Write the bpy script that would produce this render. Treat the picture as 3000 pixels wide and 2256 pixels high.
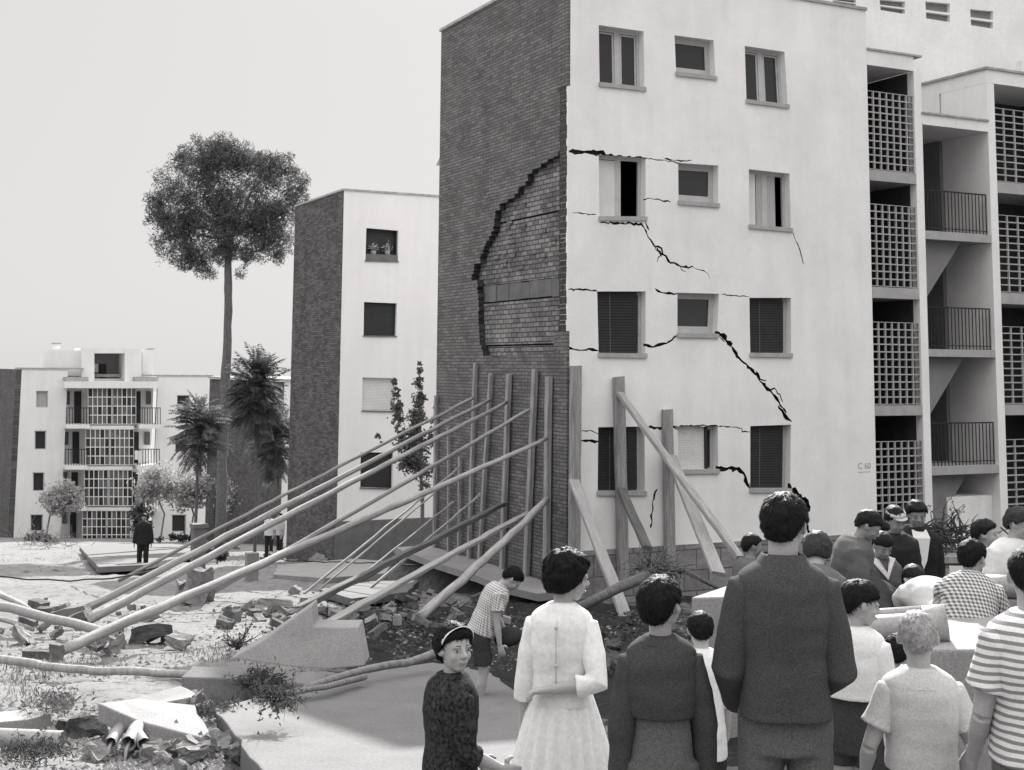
import bpy, bmesh, math, random
import numpy as np
from mathutils import Vector, Matrix, noise as mnoise
R = math.radians
random.seed(7); RNG = np.random.default_rng(7)
scene = bpy.context.scene
for o in list(bpy.data.objects): bpy.data.objects.remove(o)
COL = scene.collection
# ------------------------------------------------------------------ camera
CAM = Vector((-13.2228, -23.7910, 3.7840))
FWD = Vector((0.4455403, 0.8879878, 0.11389254)).normalized()
RGT = Vector((0.8933678, -0.44925623, 0.00792582)); RGT = (RGT - FWD*RGT.dot(FWD)).normalized()
UPV = RGT.cross(FWD)
FP, SHX, SHY = 3912.617, -1.5, -496.9            # focal length and principal point of the print, in its pixels
cd = bpy.data.cameras.new('camera'); cam = bpy.data.objects.new('camera', cd); COL.objects.link(cam)
cam.matrix_world = Matrix(((RGT.x, UPV.x, -FWD.x, CAM.x), (RGT.y, UPV.y, -FWD.y, CAM.y), (RGT.z, UPV.z, -FWD.z, CAM.z), (0, 0, 0, 1)))
cd.sensor_fit = 'HORIZONTAL'; cd.sensor_width = 36; cd.lens = FP/3000*36
cd.shift_x = -SHX/3000; cd.shift_y = SHY/3000; cd.clip_start = 0.1; cd.clip_end = 2000
scene.camera = cam
FH = Vector((FWD.x, FWD.y, 0)).normalized(); RH = Vector((RGT.x, RGT.y, 0)).normalized()
# ------------------------------------------------------------------ light
SUNH = (RH*0.102 + FH*0.99).normalized(); SUN_EL = 31.5
world = bpy.data.worlds.new("World"); scene.world = world; world.use_nodes = True
nt = world.node_tree; nt.nodes.clear()
sky = nt.nodes.new('ShaderNodeTexSky'); sky.sky_type = 'NISHITA'; sky.sun_disc = False
sky.sun_elevation = R(SUN_EL); sky.sun_rotation = math.atan2(SUNH.x, SUNH.y)
sky.air_density = 1.2; sky.dust_density = 2.0; sky.ozone_density = 1.0
# the print is black and white and its sky a bright even haze: the sky's luminance is compressed and greyed
bw = nt.nodes.new('ShaderNodeRGBToBW'); bg = nt.nodes.new('ShaderNodeBackground'); wo = nt.nodes.new('ShaderNodeOutputWorld')
pw = nt.nodes.new('ShaderNodeMath'); pw.operation = 'POWER'; pw.inputs[1].default_value = 0.25
ml = nt.nodes.new('ShaderNodeMath'); ml.operation = 'MULTIPLY_ADD'; ml.inputs[1].default_value = 0.8; ml.inputs[2].default_value = 2.5
tint = nt.nodes.new('ShaderNodeVectorMath'); tint.operation = 'SCALE'; tint.inputs[0].default_value = (1.01, 0.995, 0.99)
nt.links.new(sky.outputs[0], bw.inputs[0]); nt.links.new(bw.outputs[0], pw.inputs[0]); nt.links.new(pw.outputs[0], ml.inputs[0])
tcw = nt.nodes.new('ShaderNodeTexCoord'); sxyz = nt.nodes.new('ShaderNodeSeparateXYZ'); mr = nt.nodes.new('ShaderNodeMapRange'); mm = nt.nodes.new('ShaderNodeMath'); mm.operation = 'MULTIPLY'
mr.interpolation_type = 'SMOOTHSTEP'; mr.inputs[1].default_value = .25; mr.inputs[2].default_value = .80; mr.inputs[3].default_value = 1.0; mr.inputs[4].default_value = 3.5   # sky gain added overhead, above the frame, to fill the shaded fronts
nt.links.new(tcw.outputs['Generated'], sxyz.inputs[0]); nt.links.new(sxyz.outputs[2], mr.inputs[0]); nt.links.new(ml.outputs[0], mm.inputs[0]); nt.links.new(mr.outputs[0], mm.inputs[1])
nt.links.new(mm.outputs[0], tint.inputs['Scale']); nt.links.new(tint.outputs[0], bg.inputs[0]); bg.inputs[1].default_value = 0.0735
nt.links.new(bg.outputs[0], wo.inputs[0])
sl = bpy.data.lights.new('sun', 'SUN'); sl.energy = 4.1; sl.angle = R(0.55); sl.color = (1, 0.992, 0.985)
so = bpy.data.objects.new('sun', sl); COL.objects.link(so)
SUND = (SUNH*math.cos(R(SUN_EL)) + Vector((0, 0, math.sin(R(SUN_EL))))).normalized()
so.rotation_euler = SUND.to_track_quat('Z', 'Y').to_euler()
scene.view_settings.view_transform = 'Standard'; scene.view_settings.look = 'None'
scene.view_settings.exposure = 1.4; scene.view_settings.gamma = 1
scene.cycles.max_bounces = 6; scene.cycles.diffuse_bounces = 3; scene.cycles.use_denoising = True
# ------------------------------------------------------------------ picture <-> world helpers (pixels of a 2211 px wide view of the print)
PX = 3000/2211
def ray(px, py):
    return FWD + RGT*((px*PX-1500-SHX)/FP) - UPV*((py*PX-1128-SHY)/FP)
def on_y(px, py, y0=0.0):
    d = ray(px, py); t = (y0-CAM.y)/d.y; return CAM + d*t
def on_x(px, py, x0=0.0):
    d = ray(px, py); t = (x0-CAM.x)/d.x; return CAM + d*t
SLOPE = 0.107
def at_d(px, py, depth):
    return CAM + ray(px, py)*depth
def gz(x, y):
    return CAM.z-1.65-SLOPE*((x-CAM.x)*FH.x+(y-CAM.y)*FH.y)
def G(px, py, lift=0.0):
    d = ray(px, py); k = d.z+SLOPE*(d.x*FH.x+d.y*FH.y)
    t = -(1.65-lift)/k; return CAM+d*t
def gx(px, depth):                                   # ground point below picture column px at a depth
    p = CAM + ray(px, 1100)*depth; p.z = gz(p.x, p.y); return p
def zc(ox, oy, s):                                   # zoomed crop -> view pixels
    return lambda x, y: ((ox+x/s)/PX, (oy+y/s)/PX)
z1 = zc(1200, 0, 2.211); z2 = zc(1200, 700, 2.211); z3 = zc(2200, 0, 2.079); z4 = zc(2200, 750, 2.079)
z5 = zc(1200, 1000, 2.079); z6 = zc(2000, 1300, 2.211); zl = zc(0, 1504, 2.211); zm = zc(800, 1504, 2.211); zf = zc(0, 900, 2.211)
zk = zc(500, 1500, 3.687); zq = zc(0, 1650, 4.915)
# ------------------------------------------------------------------ object helpers
def tag(o, label=None, cat=None, group=None, kind=None):
    if label: o['label'] = label
    if cat: o['category'] = cat
    if group: o['group'] = group
    if kind: o['kind'] = kind
    return o
def empty(name, loc, label=None, cat=None, group=None):
    o = bpy.data.objects.new(name, None); COL.objects.link(o); o.location = loc; o.empty_display_size = 0.2
    return tag(o, label, cat, group)
ORG = {}
class MB:
    def __init__(s): s.v = []; s.f = []; s.mi = []
    def add(s, vs, fs, mi=0):
        b = len(s.v); s.v += [tuple(v) for v in vs]; s.f += [tuple(i+b for i in f) for f in fs]; s.mi += [mi]*len(fs)
    def hexa(s, p, mi=0):                            # 8 points: 4 bottom loop, 4 top loop
        s.add(p, [(0, 3, 2, 1), (4, 5, 6, 7), (0, 1, 5, 4), (1, 2, 6, 5), (2, 3, 7, 6), (3, 0, 4, 7)], mi)
    def box(s, x0, x1, y0, y1, z0, z1, mi=0):
        s.hexa([(x0, y0, z0), (x1, y0, z0), (x1, y1, z0), (x0, y1, z0), (x0, y0, z1), (x1, y0, z1), (x1, y1, z1), (x0, y1, z1)], mi)
    def qbox(s, q, s0, s1, t0, t1, y0, y1, mi=0):    # box on a facade quad (TL,TR,BR,BL), s right, t down, y depth
        def P(a, b, y):
            p = (q[0]*(1-a)+q[1]*a)*(1-b)+(q[3]*(1-a)+q[2]*a)*b
            return (p.x, p.y+y, p.z)
        s.hexa([P(s0, t1, y0), P(s1, t1, y0), P(s1, t1, y1), P(s0, t1, y1), P(s0, t0, y0), P(s1, t0, y0), P(s1, t0, y1), P(s0, t0, y1)], mi)
    def prism(s, pts, ext, mi=0, mside=None):
        n = len(pts); a = [Vector(p) for p in pts]; b = [p+Vector(ext) for p in a]
        base = len(s.v); s.v += [tuple(p) for p in a+b]
        s.f += [tuple(base+i for i in range(n)), tuple(base+n+i for i in reversed(range(n)))]; s.mi += [mi, mi]
        for i in range(n):
            j = (i+1) % n; s.f.append((base+i, base+n+i, base+n+j, base+j)); s.mi.append(mi if mside is None else mside)
    def loft(s, rings, cap=True, mi=0):
        n = len(rings[0]); base = len(s.v)
        for r in rings: s.v += [tuple(p) for p in r]
        for k in range(len(rings)-1):
            for i in range(n):
                j = (i+1) % n; a = base+k*n
                s.f.append((a+i, a+j, a+n+j, a+n+i)); s.mi.append(mi)
        if cap:
            s.f.append(tuple(base+i for i in reversed(range(n)))); s.f.append(tuple(base+(len(rings)-1)*n+i for i in range(n))); s.mi += [mi, mi]
    def tube(s, pts, rad, n=8, cap=True, mi=0, flat=1.0, up=None):
        pts = [Vector(p) for p in pts]; rings = []; ref = Vector(up) if up else None
        for k, p in enumerate(pts):
            t = (pts[min(k+1, len(pts)-1)]-pts[max(k-1, 0)]).normalized()
            if ref is None: ref = Vector((0, 0, 1)) if abs(t.z) < .9 else Vector((1, 0, 0))
            a = (ref-t*ref.dot(t)).normalized(); b = t.cross(a); ref = a
            r = rad[k] if isinstance(rad, (list, tuple)) else rad
            rings.append([p+(a*math.cos(2*math.pi*i/n)*flat+b*math.sin(2*math.pi*i/n))*r for i in range(n)])
        s.loft(rings, cap, mi)
    def ell(s, c, rx, ry, rz, nu=12, nv=8, M=None, mi=0):
        c = Vector(c); rings = []
        top = c+(M@Vector((0, 0, rz)) if M else Vector((0, 0, rz))); bot = c-(M@Vector((0, 0, rz)) if M else Vector((0, 0, rz)))
        for k in range(1, nv):
            th = math.pi*k/nv-math.pi/2; rg = []
            for i in range(nu):
                q = Vector((rx*math.cos(th)*math.cos(2*math.pi*i/nu), ry*math.cos(th)*math.sin(2*math.pi*i/nu), rz*math.sin(th)))
                rg.append(c+(M@q if M else q))
            rings.append(rg)
        b = len(s.v); s.loft(rings, False, mi); e = len(s.v)
        s.v += [tuple(bot), tuple(top)]
        for i in range(nu):
            j = (i+1) % nu
            s.f.append((b+j, b+i, e)); s.f.append((e-nu+i, e-nu+j, e+1)); s.mi += [mi, mi]
    def mesh(s, name, org=Vector((0, 0, 0)), smooth=False):
        me = bpy.data.meshes.new(name); v = np.array(s.v, dtype=float)-np.array(org)
        me.from_pydata(v.tolist(), [], s.f); me.validate(); 
        if len(me.polygons) == len(s.mi): me.polygons.foreach_set('material_index', s.mi)
        if smooth: me.polygons.foreach_set('use_smooth', [True]*len(me.polygons))
        me.update(); return me
    def build(s, name, mat, parent=None, org=None, smooth=False, label=None, cat=None, group=None, kind=None, M=None):
        if parent is not None: org = ORG.get(parent.name, parent.location)
        elif org is None: org = Vector((0, 0, 0))
        me = s.mesh(name, Vector(org), smooth)
        for m in (mat if isinstance(mat, (list, tuple)) else [mat]): me.materials.append(m)
        o = bpy.data.objects.new(name, me); COL.objects.link(o)
        ORG[o.name] = Vector(org)
        if parent is not None: o.parent = parent
        else: o.location = org
        return tag(o, label, cat, group, kind)
def evaluated(o):
    dg = bpy.context.evaluated_depsgraph_get(); e = o.evaluated_get(dg); me = bpy.data.meshes.new_from_object(e)
    return me
def boolean(o, cutter, op='DIFFERENCE'):
    m = o.modifiers.new('b', 'BOOLEAN'); m.object = cutter; m.operation = op; m.solver = 'EXACT'
    try: m.use_self = True; m.material_mode = 'INDEX'
    except Exception: pass
    me = evaluated(o); o.modifiers.clear(); old = o.data; nm = old.name; o.data = me; bpy.data.meshes.remove(old); me.name = nm
    cm = cutter.data; bpy.data.objects.remove(cutter); bpy.data.meshes.remove(cm)
def recalc(o):
    bm = bmesh.new(); bm.from_mesh(o.data); bmesh.ops.recalc_face_normals(bm, faces=bm.faces); bm.to_mesh(o.data); bm.free()
# ------------------------------------------------------------------ materials (the print is black and white: neutral greys, faintly warm)
def grey(g): return (g*1.003, g*0.999, g*0.998, 1)
class NB:
    def __init__(s, name):
        s.m = bpy.data.materials.new(name); s.m.use_nodes = True; s.t = s.m.node_tree; s.t.nodes.clear()
        s.out = s.n('ShaderNodeOutputMaterial'); s.p = s.n('ShaderNodeBsdfPrincipled'); s.l(s.p.outputs[0], s.out.inputs[0])
        s.tc = s.n('ShaderNodeTexCoord')
    def n(s, t, **k):
        x = s.t.nodes.new(t)
        for a, b in k.items(): setattr(x, a, b)
        return x
    def l(s, a, b): s.t.links.new(a, b)
    def noise(s, scale, detail=4, rough=.6, vec=None, sc=None):
        x = s.n('ShaderNodeTexNoise'); x.inputs['Scale'].default_value = scale; x.inputs['Detail'].default_value = detail; x.inputs['Roughness'].default_value = rough
        v = vec if vec is not None else s.tc.outputs['Object']
        if sc:
            mp = s.n('ShaderNodeMapping'); mp.inputs['Scale'].default_value = sc; s.l(v, mp.inputs[0]); v = mp.outputs[0]
        s.l(v, x.inputs['Vector']); return x.outputs['Fac']
    def ramp(s, fac, stops):
        r = s.n('ShaderNodeValToRGB'); e = r.color_ramp.elements
        while len(e) < len(stops): e.new(0.5)
        for i, (p, g) in enumerate(stops): e[i].position = p; e[i].color = grey(g) if not isinstance(g, tuple) else g
        s.l(fac, r.inputs[0]); return r.outputs[0]
    def math(s, op, a, b=None, c=None):
        x = s.n('ShaderNodeMath', operation=op)
        for i, q in enumerate((a, b, c)):
            if q is None: continue
            if hasattr(q, 'is_linked'): s.l(q, x.inputs[i])
            else: x.inputs[i].default_value = q
        return x.outputs[0]
    def mix(s, fac, a, b, mode='MIX'):
        x = s.n('ShaderNodeMix', data_type='RGBA', blend_type=mode)
        for i, q in ((0, fac), (6, a), (7, b)):
            sk = x.inputs[i]
            if hasattr(q, 'is_linked'): s.l(q, sk)
            elif isinstance(q, tuple): sk.default_value = q
            else: sk.default_value = q if i == 0 else grey(q)
        return x.outputs[2]
    def bump(s, h, strength=.3, dist=.02, prev=None):
        b = s.n('ShaderNodeBump'); b.inputs['Strength'].default_value = strength; b.inputs['Distance'].default_value = dist
        s.l(h, b.inputs['Height'])
        if prev is not None: s.l(prev, b.inputs['Normal'])
        return b.outputs[0]
    def done(s, color, rough=.9, normal=None, spec=.2, sheen=0):
        if hasattr(color, 'is_linked'): s.l(color, s.p.inputs['Base Color'])
        else: s.p.inputs['Base Color'].default_value = grey(color)
        if hasattr(rough, 'is_linked'): s.l(rough, s.p.inputs['Roughness'])
        else: s.p.inputs['Roughness'].default_value = rough
        s.p.inputs['Specular IOR Level'].default_value = spec
        if normal is not None: s.l(normal, s.p.inputs['Normal'])
        return s.m
MAT = {}
def basic(name, g, var=.25, scale=6, rough=.9, bump=.25, fine=60, dist=.02, spec=.2, sc=None, fvar=.12):
    b = NB(name); n1 = b.noise(scale, 5, .65, sc=sc); n2 = b.noise(fine, 3, .7, sc=sc)
    c = b.ramp(n1, [(.28, g*(1-var)), (.72, g*(1+var))])
    c = b.mix(1.0, c, b.ramp(n2, [(.3, 1-fvar*2), (.7, 1+fvar*2)]), 'MULTIPLY')
    h = b.math('ADD', b.math('MULTIPLY', n1, .5), b.math('MULTIPLY', n2, .5))
    m = b.done(c, rough, b.bump(h, bump, dist), spec); MAT[name] = m; return m
def stucco(name, g, stain=.12):
    b = NB(name); n1 = b.noise(.6, 6, .7); n2 = b.noise(45, 4, .75); n3 = b.noise(1.2, 4, .6, sc=(2.2, 2.2, .25))
    c = b.ramp(n1, [(.3, g*(1-stain)), (.7, g)])
    c = b.mix(1.0, c, b.ramp(n2, [(.34, .80), (.52, 1.0)]), 'MULTIPLY')
    c = b.mix(1.0, c, b.ramp(n3, [(.25, .93), (.6, 1.0)]), 'MULTIPLY')
    m = b.done(c, .95, b.bump(n2, .5, .012), .1); MAT[name] = m; return m
def bricks(name, g, mort, w=.29, h=.075, m=.010, rot='X', bumpd=.012, var=.35, stain=.25, mfac=.5):
    b = NB(name); sep = b.n('ShaderNodeSeparateXYZ'); b.l(b.tc.outputs['Object'], sep.inputs[0])
    cmb = b.n('ShaderNodeCombineXYZ'); b.l(sep.outputs[1 if rot == 'X' else 0], cmb.inputs[0]); b.l(sep.outputs[2], cmb.inputs[1])
    wob = b.n('ShaderNodeTexNoise'); wob.inputs['Scale'].default_value = 3; b.l(b.tc.outputs['Object'], wob.inputs['Vector'])
    vm = b.n('ShaderNodeVectorMath', operation='MULTIPLY_ADD'); b.l(wob.outputs['Color'], vm.inputs[0]); vm.inputs[1].default_value = (.03, .02, 0); b.l(cmb.outputs[0], vm.inputs[2])
    t = b.n('ShaderNodeTexBrick'); b.l(vm.outputs[0], t.inputs['Vector']); t.inputs['Scale'].default_value = 1
    t.inputs['Brick Width'].default_value = w; t.inputs['Row Height'].default_value = h; t.inputs['Mortar Size'].default_value = m; t.inputs['Mortar Smooth'].default_value = .3
    t.inputs['Color1'].default_value = grey(g*(1-var)); t.inputs['Color2'].default_value = grey(g*(1+var)); t.inputs['Mortar'].default_value = grey(mort)
    n1 = b.noise(1.1, 5, .7); n2 = b.noise(50, 3, .7); n3 = b.noise(9, 4, .7)
    c = b.mix(1.0, t.outputs['Color'], b.ramp(n1, [(.3, 1-stain), (.7, 1+stain)]), 'MULTIPLY')
    c = b.mix(1.0, c, b.ramp(n2, [(.3, .75), (.7, 1.2)]), 'MULTIPLY')
    c = b.mix(1.0, c, b.ramp(n3, [(.3, .8), (.7, 1.15)]), 'MULTIPLY')
    hgt = b.math('SUBTRACT', b.math('MULTIPLY', n3, .6), t.outputs['Fac'])
    MAT[name] = b.done(c, .95, b.bump(hgt, .8, bumpd), .1); return MAT[name]
stucco('plaster', .90, .17); stucco('plaster_far', .80, .08)
bricks('brick_outer', .150, .08, var=.22, stain=.2); bricks('brick_inner', .195, .07, .27, .105, .013, bumpd=.03, var=.3, stain=.4)
bricks('brick_far', .11, .07, .29, .075); bricks('plinth', .24, .12, .62, .42, .016, 'Y', .012, .2)
basic('torn', .055, .6, 9, bump=.9, fine=35, dist=.05)
basic('crack', .03, .4, 14, bump=.6)
basic('coping', .34, .3, 5); basic('concrete', .24, .16, 2.2, bump=.5, fine=70, dist=.01); basic('concrete_pale', .138, .12, 2.0, bump=.5, fine=55, dist=.012)
basic('concrete_dark', .13, .25, 2.5, bump=.5, fine=70, dist=.01); basic('frame_paint', .46, .1, 4, .6, .1); basic('beam_grey', .36, .15, 3, .9, .3)
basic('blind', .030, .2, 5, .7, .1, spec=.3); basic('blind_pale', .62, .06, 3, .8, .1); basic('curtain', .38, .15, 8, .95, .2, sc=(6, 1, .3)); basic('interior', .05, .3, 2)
basic('inner_wall', .22, .12, 1.5); basic('rail', .025, .2, 9, .6, .1); basic('tile_roof', .2, .2, 5)
basic('wood', .27, .42, 2.2, .85, .5, 30, .008, sc=(9, 9, .7), fvar=.18); basic('wood_pale', .27, .22, 2.2, .85, .5, 30, .008, sc=(9, 9, .7), fvar=.15); basic('wood_dark', .10, .35, 2.2, .85, .5, 30, .008, sc=(9, 9, .7), fvar=.18)
basic('bark', .13, .45, 7, .95, .9, 30, .03, sc=(3, 3, .8)); basic('bark_pale', .2, .4, 7, .95, .7, 30, .02, sc=(3, 3, .8)); basic('dirt_dark', .075, .5, 5, 1, .9, 25, .06)
basic('rock_dark', .055, .35, 4, .95, .8, 20, .04); basic('rock', .19, .3, 4, .95, .8, 20, .04); basic('brick_loose', .10, .35, 8, .95, .7, 40, .015); basic('brick_pale', .22, .2, 8, .95, .7, 40, .015); basic('stoneware', .25, .15, 9, .45, .15, spec=.5); basic('stoneware_inner', .08, .3, 9, .8)
basic('twig', .05, .4, 20, .9, .4); basic('laundry', .7, .05, 4); basic('paint_dark', .10, .5, 30)
g_ = NB('glass'); MAT['glass'] = g_.done(.025, .12, None, .5)
def foliage(name, g, var=.45, rough=.75):
    b = NB(name); oi = b.n('ShaderNodeObjectInfo'); n1 = b.noise(1.6, 3, .6); n2 = b.noise(14, 2, .6)
    c = b.ramp(n1, [(.3, g*(1-var)), (.7, g*(1+var))]); c = b.mix(1.0, c, b.ramp(n2, [(.3, .7), (.7, 1.35)]), 'MULTIPLY')
    b.done(c, rough, None, .15)
    tr = b.n('ShaderNodeBsdfTranslucent'); b.l(c, tr.inputs[0]); ms = b.n('ShaderNodeMixShader'); ms.inputs[0].default_value = .30
    b.l(b.p.outputs[0], ms.inputs[1]); b.l(tr.outputs[0], ms.inputs[2]); b.l(ms.outputs[0], b.out.inputs[0]); MAT[name] = b.m
foliage('needles', .11); foliage('leaf', .13); foliage('leaf_dark', .085); foliage('leaf_pale', .42, .25); foliage('grass_blade', .16)
# ------------------------------------------------------------------ ground
def smooth01(a, b, x):
    t = np.clip((x-a)/(b-a), 0, 1); return t*t*(3-2*t)
_pc = Vector((CAM.x, CAM.y, 0))
def make_ground():
    th = np.concatenate([np.linspace(-180, -34, 50, endpoint=False), np.linspace(-34, 34, 560), np.linspace(34, 180, 50, endpoint=False)[1:]])
    rr = np.concatenate([np.geomspace(.6, 7, 26, endpoint=False), np.geomspace(7, 60, 300, endpoint=False), np.geomspace(60, 900, 60)])
    T, RR = np.meshgrid(np.radians(th), rr)
    lat = RR*np.sin(T); dep = RR*np.cos(T)
    X = CAM.x+lat*RH.x+dep*FH.x; Y = CAM.y+lat*RH.y+dep*FH.y
    D = np.clip(dep, -60, 140)
    Z = CAM.z-1.65-SLOPE*D
    nz = np.zeros(X.size); k = 0
    xs, ys, rs = X.ravel(), Y.ravel(), RR.ravel()
    for i in range(X.size):
        x, y = xs[i], ys[i]; r = rs[i]
        v = mnoise.noise((x*.35, y*.35, 1.3))*.10+mnoise.noise((x*1.1, y*1.1, 4.7))*.055
        if r < 60: v += mnoise.noise((x*3.1, y*3.1, 9.1))*.028+mnoise.noise((x*8., y*8., 2.1))*.014
        if r < 30: v += abs(mnoise.noise((x*19., y*19., 5.1)))*.012
        nz[i] = v
    Z += nz.reshape(X.shape)-.03
    # the washed-out hollow in front of the damaged corner
    px = 1105+lat/np.maximum(dep, .5)*2884
    hol = np.exp(-(((px-1050)/260)**2+((dep-19)/4.5)**2))
    Z -= hol*.35*(dep > 1)
    hol2 = np.exp(-(((px-560)/90)**2+((dep-12.6)/.9)**2)); Z -= hol2*.3*(dep > 1)
    n, m = X.shape
    v = np.stack([X, Y, Z], -1).reshape(-1, 3)
    idx = np.arange(n*m).reshape(n, m); a = idx[:-1, :-1]; b = idx[:-1, 1:]; c = idx[1:, 1:]; d = idx[1:, :-1]
    f = np.stack([a, d, c, b], -1).reshape(-1, 4).tolist()
    f += [(int(idx[k, m-1]), int(idx[k+1, m-1]), int(idx[k+1, 0]), int(idx[k, 0])) for k in range(n-1)]
    f.append(tuple(int(i) for i in idx[0]))
    me = bpy.data.meshes.new('ground'); me.from_pydata(v.tolist(), [], f); me.polygons.foreach_set('use_smooth', [True]*len(me.polygons)); me.update()
    o = bpy.data.objects.new('ground', me); COL.objects.link(o); tag(o, 'pale flood-washed earth sloping down towards the houses', 'ground', None, 'structure')
    # vertex mask: dark earth with the block's shade painted in, pale silt elsewhere
    soil_shade = np.exp(-((np.maximum(0, np.abs(px-1130)-180)/260)**2))*smooth01(9.5, 13.5, dep)*(1-smooth01(24, 30, dep))
    soil_shade = np.maximum(soil_shade, .7*smooth01(1150, 1600, px)*smooth01(6, 8, dep)*(1-smooth01(30, 40, dep)))
    at = me.attributes.new('soil', 'FLOAT', 'POINT'); at.data.foreach_set('value', soil_shade.reshape(-1).astype(np.float32))
    b_ = NB('earth'); av = b_.n('ShaderNodeAttribute', attribute_name='soil')
    n1 = b_.noise(.5, 6, .65); n2 = b_.noise(5, 6, .75); n3 = b_.noise(38, 4, .75); n4 = b_.noise(1.7, 5, .7, sc=(1, .35, 1))
    pale = b_.ramp(n1, [(.3, .215), (.7, .265)])
    pale = b_.mix(1.0, pale, b_.ramp(n2, [(.34, .45), (.47, 1.0), (.8, 1.08)]), 'MULTIPLY')
    pale = b_.mix(1.0, pale, b_.ramp(n3, [(.3, .72), (.65, 1.08)]), 'MULTIPLY')
    pale = b_.mix(b_.ramp(n4, [(.60, (0, 0, 0, 1)), (.70, (1, 1, 1, 1))]), pale, b_.ramp(n3, [(.3, .06), (.7, .14)]))
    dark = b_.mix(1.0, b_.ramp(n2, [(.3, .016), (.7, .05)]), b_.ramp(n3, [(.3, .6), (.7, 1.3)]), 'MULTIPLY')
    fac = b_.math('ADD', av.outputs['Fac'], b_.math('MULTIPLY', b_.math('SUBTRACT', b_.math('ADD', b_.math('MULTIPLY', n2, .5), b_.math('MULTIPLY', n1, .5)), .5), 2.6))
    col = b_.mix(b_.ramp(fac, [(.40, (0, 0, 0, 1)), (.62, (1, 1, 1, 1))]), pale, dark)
    h = b_.math('ADD', b_.math('MULTIPLY', n2, .6), b_.math('MULTIPLY', n3, .35))
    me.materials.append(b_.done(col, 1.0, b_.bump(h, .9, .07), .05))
make_ground()
# ================================================================== the damaged building
def quadY(pts, y0=0.0): return [on_y(p[0], p[1], y0) for p in pts]
XR = on_y(1889, 900).x; DEP = on_x(944, 700).y; ROOF = 12.25
ZB = -2.2
bld = empty('apartment_building', (0, 0, gz(0, 0)), 'nearest white block, its front cracked and its torn brick end propped by timbers', 'building')
W = {}
W['A1'] = [z1(1225, 162), z1(1516, 203), z1(1522, 582), z1(1231, 550)]; W['B1'] = [z1(1716, 228), z1(1970, 262), z1(1982, 510), z1(1727, 482)]
W['C1'] = [(1608, 99), (1694, 112), (1701, 231), (1612, 220)]
W['A2'] = [z1(1225, 1000), z1(1530, 1022), z1(1528, 1420), z1(1230, 1418)]; W['B2'] = [z1(1740, 1055), z1(2000, 1072), z1(1998, 1335), z1(1742, 1315)]
W['C2'] = [(1617, 365), (1705, 375), (1708, 498), (1618, 490)]
W['A3'] = [z2(1215, 340), z2(1530, 340), z2(1528, 760), z2(1225, 755)]; W['B3'] = [z2(1735, 348), z2(2005, 355), z2(1992, 632), z2(1735, 627)]
W['C3'] = [(1618, 643), (1708, 643), (1708, 768), (1620, 767)]
W['A4'] = [z2(1222, 1220), z2(1522, 1215), z2(1525, 1650), z2(1218, 1650)]; W['B4'] = [z2(1735, 1215), z2(1998, 1215), z2(1998, 1508), z2(1745, 1512)]
W['C4'] = [(1620, 920), (1708, 917), (1706, 1060), (1620, 1060)]
WQ = {k: quadY(v) for k, v in W.items()}
cut = MB()
for k, q in WQ.items():
    cut.prism([p+Vector((0, -.2, 0)) for p in q], (0, 1.0, 0), 0)
def jag(pts, step=.09, amp=.02, rs=None):
    rs = rs or random.Random(3); out = []
    for a, b in zip(pts[:-1], pts[1:]):
        L = (b-a).length; n = max(1, int(L/step))
        for i in range(n): 
            p = a.lerp(b, i/n); out.append(p+Vector((rs.uniform(-amp, amp), 0, rs.uniform(-amp, amp))) if i else p)
    out.append(pts[-1]); return out
def crack(pts, w, amp=.02, dep=.09, taper=True, seed=1):
    rs = random.Random(seed); P = jag([on_y(*p) for p in pts], .065, amp*1.25, rs); n = len(P); up = []; dn = []
    for i, p in enumerate(P):
        t = (P[min(i+1, n-1)]-P[max(i-1, 0)]).normalized(); nn = Vector((-t.z, 0, t.x))
        e = min(i, n-1-i)/max(1, n-1)*5; k = (min(1, .45+e*1.6) if taper else 1)*rs.uniform(.4, 1.45)
        up.append(p+nn*w*k*.5); dn.append(p-nn*w*k*.5)
    for i in range(n-1):                                  # one small closed wedge per step
        q = [dn[i], dn[i+1], up[i+1], up[i]]
        cut.prism([Vector((a.x, -.05, a.z)) for a in q], (0, .05+dep, 0), 1)
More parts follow.
